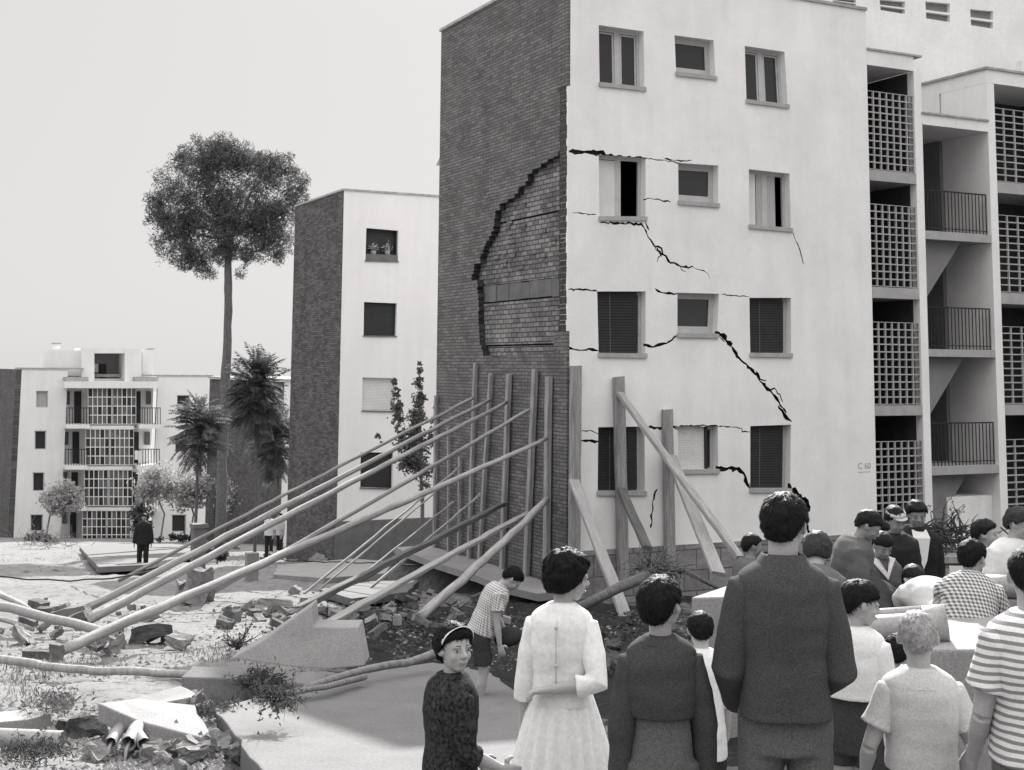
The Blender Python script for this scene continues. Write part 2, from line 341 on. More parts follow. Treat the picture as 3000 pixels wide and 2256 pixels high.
CR = [([(1228, 327), (1262, 328), (1307, 332)], .075, 0), (([z1(1650, 1028), z1(1720, 1040), z1(1830, 1040)]), .026, 0),
      ([z1(1492, 1305), z1(1540, 1285), z1(1620, 1293), z1(1690, 1312)], .028, 0), ([z1(1230, 1440), z1(1380, 1446), z1(1500, 1450), z1(1548, 1540), z1(1590, 1600), z1(1640, 1660), z2(1590, 50), z2(1632, 62), z2(1640, 100), z2(1690, 155), z2(1750, 175), z2(1845, 187)], .04, 0),
      ([z1(1528, 1422), z1(1550, 1490)], .03, 0), ([z1(1050, 1380), z1(1210, 1390)], .02, 0), ([z2(1025, 328), z2(1120, 330), z2(1215, 338)], .03, 0),
      ([z2(1590, 322), z2(1650, 350), z2(1735, 353)], .04, 0), ([z2(1018, 712), z2(1090, 720), z2(1160, 712), z2(1230, 726)], .045, 0), ([z2(1498, 690), z2(1590, 695), z2(1680, 665), z2(1735, 628)], .055, 0),
      ([z2(1985, 600), z2(2030, 625), z2(2050, 660), z2(2092, 682)], .08, 0), ([z2(2090, 702), z2(2120, 760), z2(2170, 805), (1625, 800), (1650, 830), (1668, 850), (1682, 868), (1688, 880)], .06, 0),
      ([(1632, 800), (1640, 818), (1655, 822)], .03, 0), ([z4(165, 915), z4(200, 962), z4(248, 1008)], .075, 0), ([z4(205, 925), z4(215, 950)], .03, 0),
      ([z2(1508, 1225), z2(1560, 1215), z2(1620, 1230), z2(1742, 1220)], .06, 0), ([z2(1100, 1305), z2(1225, 1312)], .045, 0), ([z2(1105, 1245), z2(1180, 1243), z2(1225, 1262)], .014, 0),
      ([z2(1940, 1455), z2(2000, 1488), z2(2130, 1490), z2(2175, 1540), (1612, 1043), (1622, 1058)], .085, 0), ([z6(650, 250), z6(720, 300), z6(760, 345), z6(800, 380), z6(822, 440)], .12, 0), ([z6(760, 395), z6(790, 460), z6(812, 560), z6(835, 595), z6(920, 622)], .07, 0),
      ([z5(1510, 900), z5(1490, 940), z5(1480, 1000), z5(1470, 1140)], .035, 0), ([z3(250, 1408), z3(290, 1500), z3(320, 1610)], .014, 0), ([z2(2020, 360), z2(2200, 373)], .016, 0), ([z2(2000, 1215), z2(2150, 1225), z2(2155, 1250), z2(2205, 1250)], .022, 0),
      ([(1228, 1205), (1290, 1207), (1350, 1203)], .018, 0)]
CR += [([(1303, 333), (1345, 338), (1388, 341)], .03, 0), ([(1388, 341), (1430, 346), (1468, 352)], .02, 0), ([z2(1845, 187), z2(1905, 205), z2(1935, 225), z2(1945, 262)], .018, 0),
      ([z2(1215, 338), z2(1150, 331)], .02, 0), ([z2(2050, 660), z2(2075, 690), z2(2092, 702)], .06, 0), ([(1660, 842), (1672, 838), (1684, 852), (1690, 868)], .03, 0), ([(1682, 868), (1690, 880), (1698, 893)], .04, 0), ([z2(2005, 612), z2(2012, 640), z2(2040, 668)], .025, 0),
      ([z2(1750, 175), z2(1762, 200), z2(1790, 215)], .016, 0), ([z2(1640, 100), z2(1612, 118), z2(1604, 150)], .016, 0), ([z2(1742, 1220), z2(1860, 1212), z2(2000, 1213)], .03, 0), ([z6(650, 250), z6(560, 262), z6(432, 262)], .05, 0), ([z2(1225, 726), z2(1360, 722), z2(1498, 700)], .03, 0)]
for i, (p, w, _) in enumerate(CR): w = max(w*1.1, .022); crack(p, w, amp=.012 if w < .03 else .02, seed=i)
fac = MB(); fac.box(.004, XR, 0, .32, ZB, ROOF)
fo = fac.build('front_wall', [MAT['plaster'], MAT['crack']], bld); recalc(fo)
co = cut.build('cut', [MAT['plaster'], MAT['crack']], bld); recalc(co); boolean(fo, co)
# brick end wall: outer leaf with the fallen area open, inner leaf behind it
reE = [(1240, 318), (1206, 327), (1196, 339), (1183, 344), (1168, 354), (1150, 366), (1138, 377), (1134, 392), (1120, 404), (1111, 419), (1097, 430), (1078, 440), (1069, 455), (1067, 480), (1060, 500), (1050, 520), (1041, 540), (1036, 556), (1024, 570), (1019, 592), (1030, 604), (1033, 640), (1034, 700), (1035, 735), (1043, 756), (1060, 768), (1080, 771), (1130, 766), (1180, 764), (1242, 760)]
rs = random.Random(5); poly = []
for a, b in zip(reE[:-1], reE[1:]):
    A, B = on_x(*a), on_x(*b); n = max(1, int(abs(B.z-A.z)/.075))
    for i in range(n):
        p = A.lerp(B, i/n); poly.append(Vector((0, p.y, p.z))); q = A.lerp(B, (i+1)/n); poly.append(Vector((0, p.y+rs.uniform(-.05, .05), q.z)))
poly.append(on_x(*reE[-1]))
clean = [poly[0]]
for p in poly[1:]:
    if (p-clean[-1]).length > .012: clean.append(p)
lw = MB(); lw.box(0, .15, .322, DEP, ZB, ROOF-.003)
lo = lw.build('brick_end_wall', [MAT['brick_outer'], MAT['torn']], bld); recalc(lo)
c2 = MB(); c2.prism([Vector((-.2, p.y, p.z)) for p in clean], (.9, 0, 0), 1); c2o = c2.build('cut2', [MAT['torn'], MAT['torn']], bld); recalc(c2o); boolean(lo, c2o)
zb1 = on_x(1130, 645).z; zb2 = on_x(1130, 606).z; zc_ = on_x(1130, 744).z; zu = on_x(1130, 468).z
iw = MB()
for a, b, xx in ((ZB, zc_-.018, .175), (zc_+.018, zb1-.022, .145), (zb2+.012, zu-.016, .175), (zu+.016, ROOF-.05, .155)): iw.box(xx, .30, .36, DEP-.05, a, b)
m = MB(); rs = random.Random(2); y = .37
while y < DEP-.4:
    w = rs.uniform(.25, .6); m.box(.13+rs.uniform(0, .03), .3, y, y+w, zb1+rs.uniform(0, .03), zb2-rs.uniform(0, .02)); y += w
m.build('floor_edge_beam', MAT['concrete_dark'], bld)
m = MB(); m.box(.301, .34, .36, DEP-.05, ZB, ROOF-.05); m.build('backing_wall', MAT['torn'], bld)
# sagging courses of the inner leaf and pushed-out blocks
rs = random.Random(11)
for i in range(70):
    y = rs.uniform(.45, 4.2); z = rs.uniform(5.0, 9.2); p = rs.uniform(.01, .035)
    if abs(z+.05-zb1) > .3 and abs(z+.05-zb2) > .2 and abs(z+.05-zc_) > .1: iw.box(.17-p, .2, y, y+.26, z, z+.10)
iw.build('inner_brick_wall', MAT['brick_inner'], bld)
te = MB()
z = 4.545
while z < 9.60:
    h = rs.uniform(.06, .16); te.box(-.014+rs.uniform(0, .012), .3, .03+rs.uniform(0, .05), .30+rs.uniform(.02, .05), z, z+h-.012); te.box(.05+rs.uniform(0, .09), .35, .30, .40+rs.uniform(.02, .18), z+.003, z+h-.014)
    z += h
te.build('torn_masonry', MAT['torn'], bld)
# quoin strip beside the corner, above and below the fallen part
qy = on_x(1199, 200).y
for a, b in ((9.62, ROOF-.006), (ZB, 4.55)):
    qn = MB(); qn.box(-.012, .05, -.004, qy, a, b); qn.build('brick_quoin', MAT['brick_outer'], bld)
cp = MB(); cp.box(-.05, XR+.02, -.04, .40, ROOF+.002, ROOF+.07); cp.box(-.05, .35, .403, DEP+.03, ROOF+.002, ROOF+.07)
cp.build('roof_coping', MAT['coping'], bld)
rf = MB(); rf.box(.36, XR-.1, .42, DEP-.06, ROOF-.5, ROOF-.3); rf.box(.36, 16.4, DEP-.1, DEP-.03, ZB, ROOF-.01); rf.build('roof', MAT['tile_roof'], bld)
fl = MB()
for zf_ in (.1, 2.9, 5.7, 8.5): fl.box(.36, XR-.05, .34, DEP-.11, zf_, zf_+.18)
fl.box(3.05, 3.15, .4, DEP-.11, ZB, ROOF-.52); fl.box(XR-.3, XR-.02, .325, DEP-.11, ZB, ROOF-.52)
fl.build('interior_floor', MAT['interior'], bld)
for k in ('fin',):                                        # small canopy edge sticking out of the rear corner
    fb = MB(); a = on_x(947, 352, .05); fb.prism([Vector((.1, DEP+.002, a.z+.32)), Vector((.1, DEP+.45, a.z-.02)), Vector((.1, DEP+.002, a.z-.06))], (.5, 0, 0)); fb.build('rear_eave', MAT['coping'], bld)
pl = MB(); pz = on_y(1310, 1186).z
pl.box(.0, XR+.02, -.035, .0-.002, ZB, pz); pl.build('plinth', MAT['plinth'], bld)
def frame_box(mb, q, b, y0, y1, s0=0., s1=1., t0=0., t1=1.):
    w = (q[1]-q[0]).length; h = (q[3]-q[0]).length; a = b/w; c = b/h
    mb.qbox(q, s0, s0+a, t0, t1, y0, y1); mb.qbox(q, s1-a, s1, t0, t1, y0, y1)
    mb.qbox(q, s0+a, s1-a, t0, t0+c, y0+.002, y1-.002); mb.qbox(q, s0+a, s1-a, t1-c, t1, y0+.002, y1-.002); return a, c
def window(key, kind):
    q = WQ[key]; w = (q[1]-q[0]).length; h = (q[3]-q[0]).length
    m = MB(); a, c = frame_box(m, q, .07, .19, .25)
    if kind in ('casement', 'casement_half', 'casement_curtain'):
        m.qbox(q, .5-.07/w, .5+.07/w, c, 1-c, .192, .247)
    fo = m.build('window', MAT['frame_paint'], bld)
    s = MB(); s.qbox(q, -.02, 1.02, 1-.055/h, 1+.035/h, -.045, .19); s.build('sill', MAT['beam_grey'], fo).location = (0, 0, 0)
    if kind == 'casement':
        for i, (u0, u1) in enumerate(((a, .5-.07/w), (.5+.07/w, 1-a))):
            p = MB(); frame_box(p, q, .035, .205, .235, u0+.01, u1-.01, c+.01, 1-c-.01); p.qbox(q, u0+.02, u1-.02, c+.02, 1-c-.02, .221, .226, 1); p.build('sash', [MAT['frame_paint'], MAT['glass']], fo)
    elif kind == 'casement_half':
        p = MB(); p.qbox(q, a, .5-.07/w, c, 1-c, .222, .228); p.build('pane', MAT['glass'], fo)
        p = MB(); p.qbox(q, a+.02, .5-.07/w, c+.01, 1-c, .2, .216); p.build('shutter', MAT['blind_pale'], fo)
    elif kind == 'casement_curtain':
        p = MB(); p.qbox(q, a, .28, c, 1-c, .2, .22); p.build('shutter', MAT['blind_pale'], fo)
        p = MB(); p.qbox(q, .30, .76, c, 1-c, .20, .22); p.build('curtain', MAT['curtain'], fo)
    elif kind == 'small':
        p = MB(); frame_box(p, q, .05, .2, .24, a, 1-a, c, 1-c-.09/h); p.qbox(q, a, 1-a, 1-c-.088/h, 1-c, .195, .24); p.build('sash', MAT['frame_paint'], fo)
        p = MB(); p.qbox(q, a+.03, 1-a-.03, c+.03, 1-c-.12/h, .222, .228); p.build('pane', MAT['glass'], fo)
    elif kind == 'blind':
        n = int(h/.055)
        p = MB()
        for i in range(n): p.qbox(q, .01, .88, (i+.03)/n, (i+.9)/n, .12-.004*(i % 2), .15)
        p.qbox(q, .30, .312, 0, 1, .11, .1155, 1); p.build('roller_blind', [MAT['blind'], MAT['concrete_dark']], fo)
    elif kind == 'pale':
        p = MB(); n = int(h/.05)
        for i in range(n): p.qbox(q, .02, .74, (i+.02)/n, (i+.97)/n, .14-.002*(i % 2), .17)
        p.build('roller_blind', MAT['blind_pale'], fo); p = MB(); p.qbox(q, .745, .80, 0, 1, .10, .18); p.build('blind_guide', MAT['blind'], fo)
for k, kd in (('A1', 'casement'), ('B1', 'small'), ('C1', 'casement'), ('A2', 'casement_half'), ('B2', 'small'), ('C2', 'casement_curtain'), ('A3', 'blind'), ('B3', 'small'), ('C3', 'blind'), ('A4', 'blind'), ('B4', 'pale'), ('C4', 'blind')): window(k, kd)
# faint stencilled number by the stair
tx = bpy.data.curves.new('number', 'FONT'); tx.body = "C 60"; tx.size = .19; tx.extrude = .001; tx.space_character = 1.0
to = bpy.data.objects.new('tmp', tx); COL.objects.link(to); me = evaluated(to); bpy.data.objects.remove(to); me.materials.append(MAT['number_paint'] if 'number_paint' in MAT else basic('number_paint', .36, .3, 30))
no = bpy.data.objects.new('painted_number', me); COL.objects.link(no); no.parent = bld; a = on_y(*z6(1135, 172)); no.location = a+Vector((0, -.004, .03))-bld.location; no.rotation_euler = (R(90), 0, 0)
ub = MB(); ub.box(a.x, a.x+.36, -.003, -.001, a.z-.05, a.z-.036); ub.build('painted_underline', MAT['number_paint'], bld)
# ---- stair tower bay, right of the plaster front
X1 = on_y(*z4(1037, 600)).x; X2 = on_y(*z4(1082, 600)).x; X3 = on_y(*z4(1490, 600)).x; X4 = on_y(*z4(1535, 600)).x; X5 = X4+2.9
def zat(p): return on_y(*p).z
def lattice(x0, x1, za, zb, nx, nz, y0=.05, y1=.10, b=.030):
    m = MB(); cw = (x1-x0)/nx; ch = (zb-za)/nz
    for i in range(nx+1):
        xx = x0+i*cw; m.box(max(x0, xx-b/2), min(x1, xx+b/2), y0, y1, za, zb)
    for j in range(nz+1):
        zz = za+j*ch; m.box(x0, x1, y0+.004, y1-.004, max(za, zz-b/2), min(zb, zz+b/2))
    return m
BA = (.06, .16)
tops = [zat(z3(860, 565)), zat(z3(870, 1248)), zat(z4(890, 403)), zat(z4(890, 1128))]; bots = [zat(z3(870, 1040)), zat(z4(890, 188)), zat(z4(890, 905)), zat(z4(890, 1645))]
bt = [zat(z3(870, 1110)), zat(z4(890, 260)), zat(z4(890, 972)), ZB]
for i in range(4):
    lattice(XR+.02, X1, bots[i], tops[i], 7, 11).build('lattice_screen', MAT['beam_grey'], bld)
    lattice(X4, X5, bots[i]-.0, tops[i]-.02, 8, 11).build('lattice_screen', MAT['beam_grey'], bld)
    s = MB(); s.box(XR+.012, X1-.002, .0, 1.6, bt[i], bots[i]-.022); s.build('balcony_slab', MAT['beam_grey'], bld)
    s = MB(); s.box(X4+.002, X5, .0, 1.6, bt[i]-.02, bots[i]-.022); s.build('balcony_slab', MAT['beam_grey'], bld)
    d = MB(); d.box(XR+.5, XR+.92, 1.72, 1.77, bots[i]-.02, tops[i]+.95); d.build('pale_door', MAT['inner_wall'], bld)
ZL = zat(z3(850, 325)); ZL2 = zat(z3(840, 412))
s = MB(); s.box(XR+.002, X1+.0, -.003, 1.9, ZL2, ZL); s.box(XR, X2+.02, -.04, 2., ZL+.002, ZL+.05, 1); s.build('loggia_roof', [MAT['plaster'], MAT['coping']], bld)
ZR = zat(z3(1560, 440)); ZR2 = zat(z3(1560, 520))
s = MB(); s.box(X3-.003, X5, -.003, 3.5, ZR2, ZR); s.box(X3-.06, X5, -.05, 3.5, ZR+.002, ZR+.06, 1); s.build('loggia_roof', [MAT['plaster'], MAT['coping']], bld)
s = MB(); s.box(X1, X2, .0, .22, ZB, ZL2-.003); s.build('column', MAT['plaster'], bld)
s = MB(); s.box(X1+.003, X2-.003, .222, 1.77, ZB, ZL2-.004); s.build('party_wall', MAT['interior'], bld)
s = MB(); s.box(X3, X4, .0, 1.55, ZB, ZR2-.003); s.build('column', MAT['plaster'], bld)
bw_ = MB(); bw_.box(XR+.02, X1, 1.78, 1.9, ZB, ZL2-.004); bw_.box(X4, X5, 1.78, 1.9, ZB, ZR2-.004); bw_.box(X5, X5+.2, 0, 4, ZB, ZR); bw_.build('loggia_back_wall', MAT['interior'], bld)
st = MB(); zr = zat(z3(1240, 780))-.003; st.box(X2+.001, X2+.09, 1.56, 4.2, ZB, zr); st.box(X3-.09, X3-.001, 1.56, 3.38, ZB, zr); st.box(X2+.1, X3-.1, 4.1, 4.2, ZB, zr); st.build('stairwell_wall', MAT['inner_wall'], bld)
st = MB(); st.box(X3-.004, X3+.1, 1.6, 3.5, zat(z3(1440, 760)), ZR2-.002); st.build('side_wall', MAT['plaster'], bld)
RT = [(zat(z3(1240, 718)), zat(z3(1240, 780)))]
s = MB(); s.box(X2+.003, X3-.003, -.01, 3.4, RT[0][1], RT[0][0]); s.box(X2-.02, X3-.006, -.05, 3.4, RT[0][0]+.002, RT[0][0]+.05, 1); s.build('stair_roof', [MAT['plaster'], MAT['coping']], bld)
lv = [(zat(z3(1275, 1418)), zat(z3(1275, 1468))), (zat(z4(1285, 570)), zat(z4(1285, 615))), (zat(z4(1285, 1278)), zat(z4(1285, 1330)))]
for i, (za, zb) in enumerate(lv):
    s = MB(); s.box(X2+.003, X3-.003, .0, 1.5, zb, za); s.build('stair_landing', MAT['beam_grey'], bld)
    # flight rising from right (back) to left below this landing
    q = X2+(X3-X2)*.04; L = X3-X2
    f = MB(); f.prism([Vector((X2+.004, .3, zb-1.7)), Vector((X2+.004, .3, zb-.004)), Vector((X2+L*.66, .3, zb-.004))], (0, 1.15, 0)); f.build('stair_flight', MAT['inner_wall'], bld)
    f = MB(); x0 = X2+L*.46
    x0 = X2+.08
    for k in range(19): xx = x0+(X3-.05-x0)*k/18; f.box(xx-.009, xx+.009, .1, .118, za, za+.98)
    f.box(x0, X3-.04, .094, .124, za+.98, za+1.01); f.box(x0, X3-.04, .097, .121, za+.08, za+.10)
    f.build('railing', MAT['rail'], bld)
eb = MB(); x0 = on_y(*z4(1245, 1500)).x; zt = zat(z4(1360, 1470)); eb.box(x0, X3-.004, .25, 1.2, ZB, zt); eb.build('entrance_wall', MAT['plaster'], bld)
# set-back upper storey with its row of small openings
YB = 3.5
uw = MB(); x0 = on_y(1690, 10, YB).x; uw.box(x0-.8, 26, YB, YB+.3, ROOF-3.4, 20); uwo = uw.build('upper_wall', MAT['plaster'], bld); recalc(uwo)
c3 = MB(); att = [(495, -14, 640, 38), (784, -4, 938, 86), (1062, 8, 1212, 136), (1335, 55, 1475, 176)]
for (a0, b0, a1, b1) in att:
    dy = (a1-a0)*.16; q = [on_y(*z3(a0, b0), YB), on_y(*z3(a1, b0+dy*.6), YB), on_y(*z3(a1, b1), YB), on_y(*z3(a0+6, b1-dy), YB)]
    c3.prism([p+Vector((0, -.2, 0)) for p in q], (0, .36, 0))
c3o = c3.build('cut3', MAT['interior'], bld); recalc(c3o); boolean(uwo, c3o)
for (a0, b0, a1, b1) in att:
    dy = (a1-a0)*.16; q = [on_y(*z3(a0, b0), YB), on_y(*z3(a1, b0+dy*.6), YB), on_y(*z3(a1, b1), YB), on_y(*z3(a0+6, b1-dy), YB)]
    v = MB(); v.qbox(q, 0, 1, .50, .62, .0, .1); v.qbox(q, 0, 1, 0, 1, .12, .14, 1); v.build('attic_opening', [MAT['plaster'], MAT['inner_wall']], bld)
rf2 = MB(); rf2.box(x0-.8, 26, YB-.002+.302, YB+4, 12, 12.1); rf2.box(X5+.2, 26, 1.9, 2.1, ZB, ROOF); rf2.build('rear_block', MAT['plaster'], bld)
# concrete pavement strip hanging over the washed-out bank along the end wall
pv = MB(); z0 = on_x(1100, 1232).z
A = [on_x(895, 1192, -.02), on_x(1228, 1262, -.02)]
pts = [Vector((-.03, -.4, 0)), Vector((-.03, DEP+.3, 0)), Vector((-.95, DEP+.2, 0)), Vector((-1.05, 4.2, 0)), Vector((-1.0, 2.0, 0)), Vector((-1.12, .8, 0)), Vector((-.9, -.5, 0))]
za = on_x(1225, 1268).z
pv.prism([Vector((p.x, p.y, za-.14)) for p in pts][::-1], (0, 0, .14)); pvo = pv.build('pavement_slab', MAT['concrete'], None, (-.5, 3, za-.14), label='undermined concrete pavement strip along the foot of the brick wall', cat='pavement slab'); recalc(pvo)
# ================================================================== middle building
DM = 45.0
cM = at_d(733, 800, DM); XM, YM = cM.x, cM.y
mid = empty('apartment_building', (XM, YM, gz(XM, YM)), 'four-storey white block with dark brick end, standing between the pine and the propped block', 'building')
zt_ = on_y(737, 411, YM).z; xr_ = on_y(1010, 500, YM).x; yb_ = on_x(636, 500, XM).y; zb_ = gz(XM, YM)-2.2
m = MB(); m.box(XM+.02, xr_+6, YM, YM+.35, zb_, zt_); mo = m.build('front_wall', [MAT['plaster_far'], MAT['plaster_far']], mid); recalc(mo)
MW = [[(791, 492), (860, 498), (859, 564), (789, 562)], [(786, 652), (857, 655), (855, 725), (785, 724)], [(783, 815), (855, 817), (853, 888), (782, 886)], [(779, 977), (849, 977), (847, 1054), (778, 1052)]]
c = MB(); MQ = [quadY(w, YM) for w in MW]
for q in MQ: c.prism([p+Vector((0, -.2, 0)) for p in q], (0, .8, 0))
cc = c.build('cut', MAT['plaster_far'], mid); recalc(cc); boolean(mo, cc)
for i, q in enumerate(MQ):
    w = (q[1]-q[0]).length; h = (q[3]-q[0]).length
    f = MB(); frame_box(f, q, .05, .12, .2); fo = f.build('window', MAT['rail'] if i != 2 else MAT['frame_paint'], mid)
    if i == 0: p = MB(); p.qbox(q, .03, .97, .03, .97, .26, .28); p.build('pane', MAT['interior'], fo); p = MB(); p.qbox(q, .0, 1, .8, 1, .0, .06); p.build('railing', MAT['concrete_dark'], fo)
    else:
        p = MB(); n = 22
        for k in range(n): p.qbox(q, .03, .97, (k+.02)/n, (k+.92)/n, .13-.003*(k % 2), .16)
        p.build('roller_blind', MAT['blind'] if i != 2 else MAT['blind_pale'], fo)
    p = MB(); p.qbox(q, -.02, 1.02, 1.0, 1.04, -.04, .1); p.build('sill', MAT['concrete_dark'], fo)
m = MB(); m.box(XM, XM+.3, YM+.002, yb_, zb_, zt_-.01); m.box(XM+.31, xr_+6, yb_-.3, yb_-.01, zb_, zt_-.02); m.build('brick_end_wall', MAT['brick_far'], mid)
m = MB(); m.box(XM-.03, xr_+6, YM-.04, YM+.3, zt_+.002, zt_+.07); m.box(XM-.03, XM+.3, YM+.303, yb_+.02, zt_+.002, zt_+.07); m.build('roof_coping', MAT['coping'], mid)
m = MB(); m.box(XM+.31, xr_+6, YM+.36, yb_-.31, zt_-.4, zt_-.25); m.build('roof', MAT['tile_roof'], mid)
m = MB(); m.box(XM-.02, xr_+6, YM-.03, YM-.003, zb_, on_y(800, 1123, YM).z); m.build('plinth', MAT['concrete_dark'], mid)
for i, (px_, col) in enumerate(((806, 'curtain'), (836, 'laundry'))):
    p = on_y(px_, 552, YM+.14); f = MB(); f.tube([p, p+Vector((0, 0, .1)), p+Vector((0, 0, .16))], [.07, .1, .1], 10); rs = random.Random(i)
    for k in range(90):
        q = p+Vector((rs.gauss(0, .07), rs.gauss(0, .05), .26+rs.gauss(0, .07+.03*i))); u = Vector((rs.gauss(0, 1), rs.gauss(0, 1), rs.gauss(0, 1))).normalized()*.05; v = u.orthogonal().normalized()*.03; f.add([q-u, q-v, q+u, q+v], [(0, 1, 2, 3)])
    f.build('flower_pot', MAT['leaf_pale'], None, tuple(p), label=('pale bushy pot plant in the top window of the middle block' if i == 0 else 'white flowering pot by the right jamb of the middle block top window'), cat='flower pot')
# ================================================================== far building and its brick neighbour
YF = at_d(250, 1000, 88).y
def FQ(x0, y0, x1, y1, yy=0): return quadY([(x0, y0), (x1, y0), (x1, y1), (x0, y1)], YF+yy)
zF = lambda x, y: (x/3.0, 663.3+y/3.0)
org = on_y(250, 1165, YF)
far = empty('apartment_building', (org.x, org.y, org.z-1), 'distant white block with a central tower of glazed screens and side balconies', 'building')
ztl = on_y(46, 797, YF).z; ztr = on_y(300, 812, YF).z; zb_ = org.z-3
xl = on_y(42, 900, YF).x; xm0 = on_y(142, 900, YF).x; xm1 = on_y(338, 900, YF).x; xr_ = on_y(454, 900, YF).x
m = MB(); m.box(xl, xm0, YF, YF+.3, zb_, ztl); m.box(xm1, xr_, YF, YF+.3, zb_, ztr); mo = m.build('front_wall', MAT['plaster_far'], far); recalc(mo)
FW = [(78, 844, 104, 880), (75, 930, 100, 971), (71, 1020, 96, 1061), (66, 1111, 93, 1148), (382, 853, 410, 891), (378, 940, 405, 976), (371, 1111, 402, 1149)]
c = MB()
for w in FW: c.prism([p+Vector((0, -.2, 0)) for p in FQ(*w)], (0, .7, 0))
cc = c.build('cut', MAT['plaster_far'], far); recalc(cc); boolean(mo, cc)
for i, w in enumerate(FW):
    q = FQ(*w); f = MB(); frame_box(f, q, .06, .1, .18); fo = f.build('window', MAT['frame_paint'], far); p = MB(); p.qbox(q, .01, .99, .01, .99, .2, .22); p.build('roller_blind', MAT['curtain' if i == 0 else 'blind'], fo)
m = MB(); m.box(xl-.35, xl-.003, YF-.002, YF+11, zb_, ztl-.01); m.build('brick_end_wall', MAT['brick_far'], far)
m = MB(); m.box(xl-.4, xm0+1, YF-.06, YF+.28, ztl+.003, ztl+.1); m.box(xm1-1, xr_+.1, YF-.06, YF+.28, ztr+.003, ztr+.1); m.box(xl, xm1, YF+1.5, YF+10, ztl-.5, ztl-.3); m.box(xm1, xr_, YF+.4, YF+10, ztr-.5, ztr-.3); m.build('roof', MAT['coping'], far)
m = MB(); m.box(xm0+.002, xm1-.002, YF+1.3, YF+1.5, zb_, ztl-.6); m.build('balcony_back_wall', MAT['plaster_far'], far)
lev = [(838, 916), (927, 1004), (1015, 1092), (1103, 1172)]
for i, (ya, yb) in enumerate(lev):
    dx = [0, -5, -8, -12][i]
    q = FQ(190+dx, ya, 294+dx, yb, -.5)
    m = MB()
    for sd in (0, 1):
        s0 = sd*.51; s1 = s0+.49
        for k in range(6): u = s0+(s1-s0)*k/5; m.qbox(q, max(s0, u-.008), min(s1, u+.008), 0, 1, 0, .12)
        for k in range(5): t = k/4; m.qbox(q, s0, s1, max(0, t-.012), min(1, t+.012), .004, .116)
    so_ = m.build('screen', MAT['plaster_far'], far)
    m = MB()
    rs = random.Random(i)
    for sd in (0, 1):
        for k in range(5):
            for j in range(4):
                u = sd*.51+k*.098; m.qbox(q, u+.006, u+.092, j/4+.01, j/4+.24, .05, .06, 0 if rs.random() < (.8, .5, .55, .4)[i] else 1)
    m.build('pane', [MAT['concrete_dark'], MAT['blind']], so_)
    m = MB(); m.qbox(q, -.0, 1, -.10, -.005, -.04, .3); m.build('floor_band', MAT['plaster_far'], far)
    for sd, (a, b) in enumerate(((139+dx*.4, 189+dx), (295+dx, 341+dx*.4))):
        if i == 3 and sd == 1: continue
        q2 = FQ(a, ya-2, b, yb, 0)
        if i < 3:
            m = MB(); m.qbox(q2, 0, 1, .99, 1.10, -.9, 1.2); m.build('balcony_slab', MAT['plaster_far'], far)
            m = MB()
            for k in range(9): m.qbox(q2, k/8*.97, k/8*.97+.03, .56, .99, -.86, -.83)
            m.qbox(q2, 0, 1, .54, .56, -.88, -.81); m.build('railing', MAT['rail'], far)
        m = MB(); u = (.55, .86) if sd == 0 else (.04, .36); m.qbox(q2, u[0], u[1], .12, .99, 1.2, 1.29); m.build('door', MAT['blind'], far)
        m = MB(); u = (.14, .36) if sd == 0 else (.62, .86); m.qbox(q2, u[0], u[1], .12, .48, 1.22, 1.29); m.build('window', MAT['concrete_dark'], far)
q = FQ(141, 822, 343, 838, -.9); m = MB(); m.qbox(q, 0, 1, .1, 1, 0, 2.3); m.qbox(q, 0, .25, -.5, .08, .3, 1.2, 1); m.qbox(q, .75, 1, -.5, .08, .3, 1.2, 1); m.build('canopy', [MAT['plaster_far'], MAT['coping']], far)
q = FQ(176, 752, 306, 836, .2)
m = MB(); m.qbox(q, 0, .21, 0, .93, 0, 3); m.qbox(q, .715, 1, .02, .93, 0, 3); m.qbox(q, .212, .713, 0, .13, .003, 3); m.qbox(q, .212, .713, .13, .93, 2.2, 2.4, 1); m.build('stair_tower', [MAT['plaster_far'], MAT['inner_wall']], far)
m = MB(); m.qbox(q, .23, .36, .40, .62, 2.0, 2.1, 0); m.build('tower_window', MAT['laundry'], far); m = MB(); m.qbox(q, .38, .5, .4, .93, 2.05, 2.15, 0); m.build('tower_door', MAT['blind'], far)
for a in ((101, 757, 175, 812), (307, 755, 332, 830)): m = MB(); m.qbox(FQ(*a, .6), 0, 1, 0, 1, 0, 3); m.build('tower_wing', MAT['plaster_far'], far)
for a in ((115, 740, 133, 753), (319, 752, 334, 760)):
    m = MB(); q = FQ(*a, 1.2); m.qbox(q, .15, .85, .12, 1, .1, .8); m.qbox(q, 0, 1, 0, .22, 0, .9, 1); m.build('chimney', [MAT['plaster_far'], MAT['coping']], far)
q = FQ(291, 973, 304, 1001, -1.0); m = MB(); m.qbox(q, 0, .55, 0, .7, 0, .03); m.qbox(q, .6, 1, .05, .95, .01, .04); m.build('laundry', MAT['laundry'], None, tuple(q[0]), label='white washing hung over the right balcony of the distant block', cat='laundry')
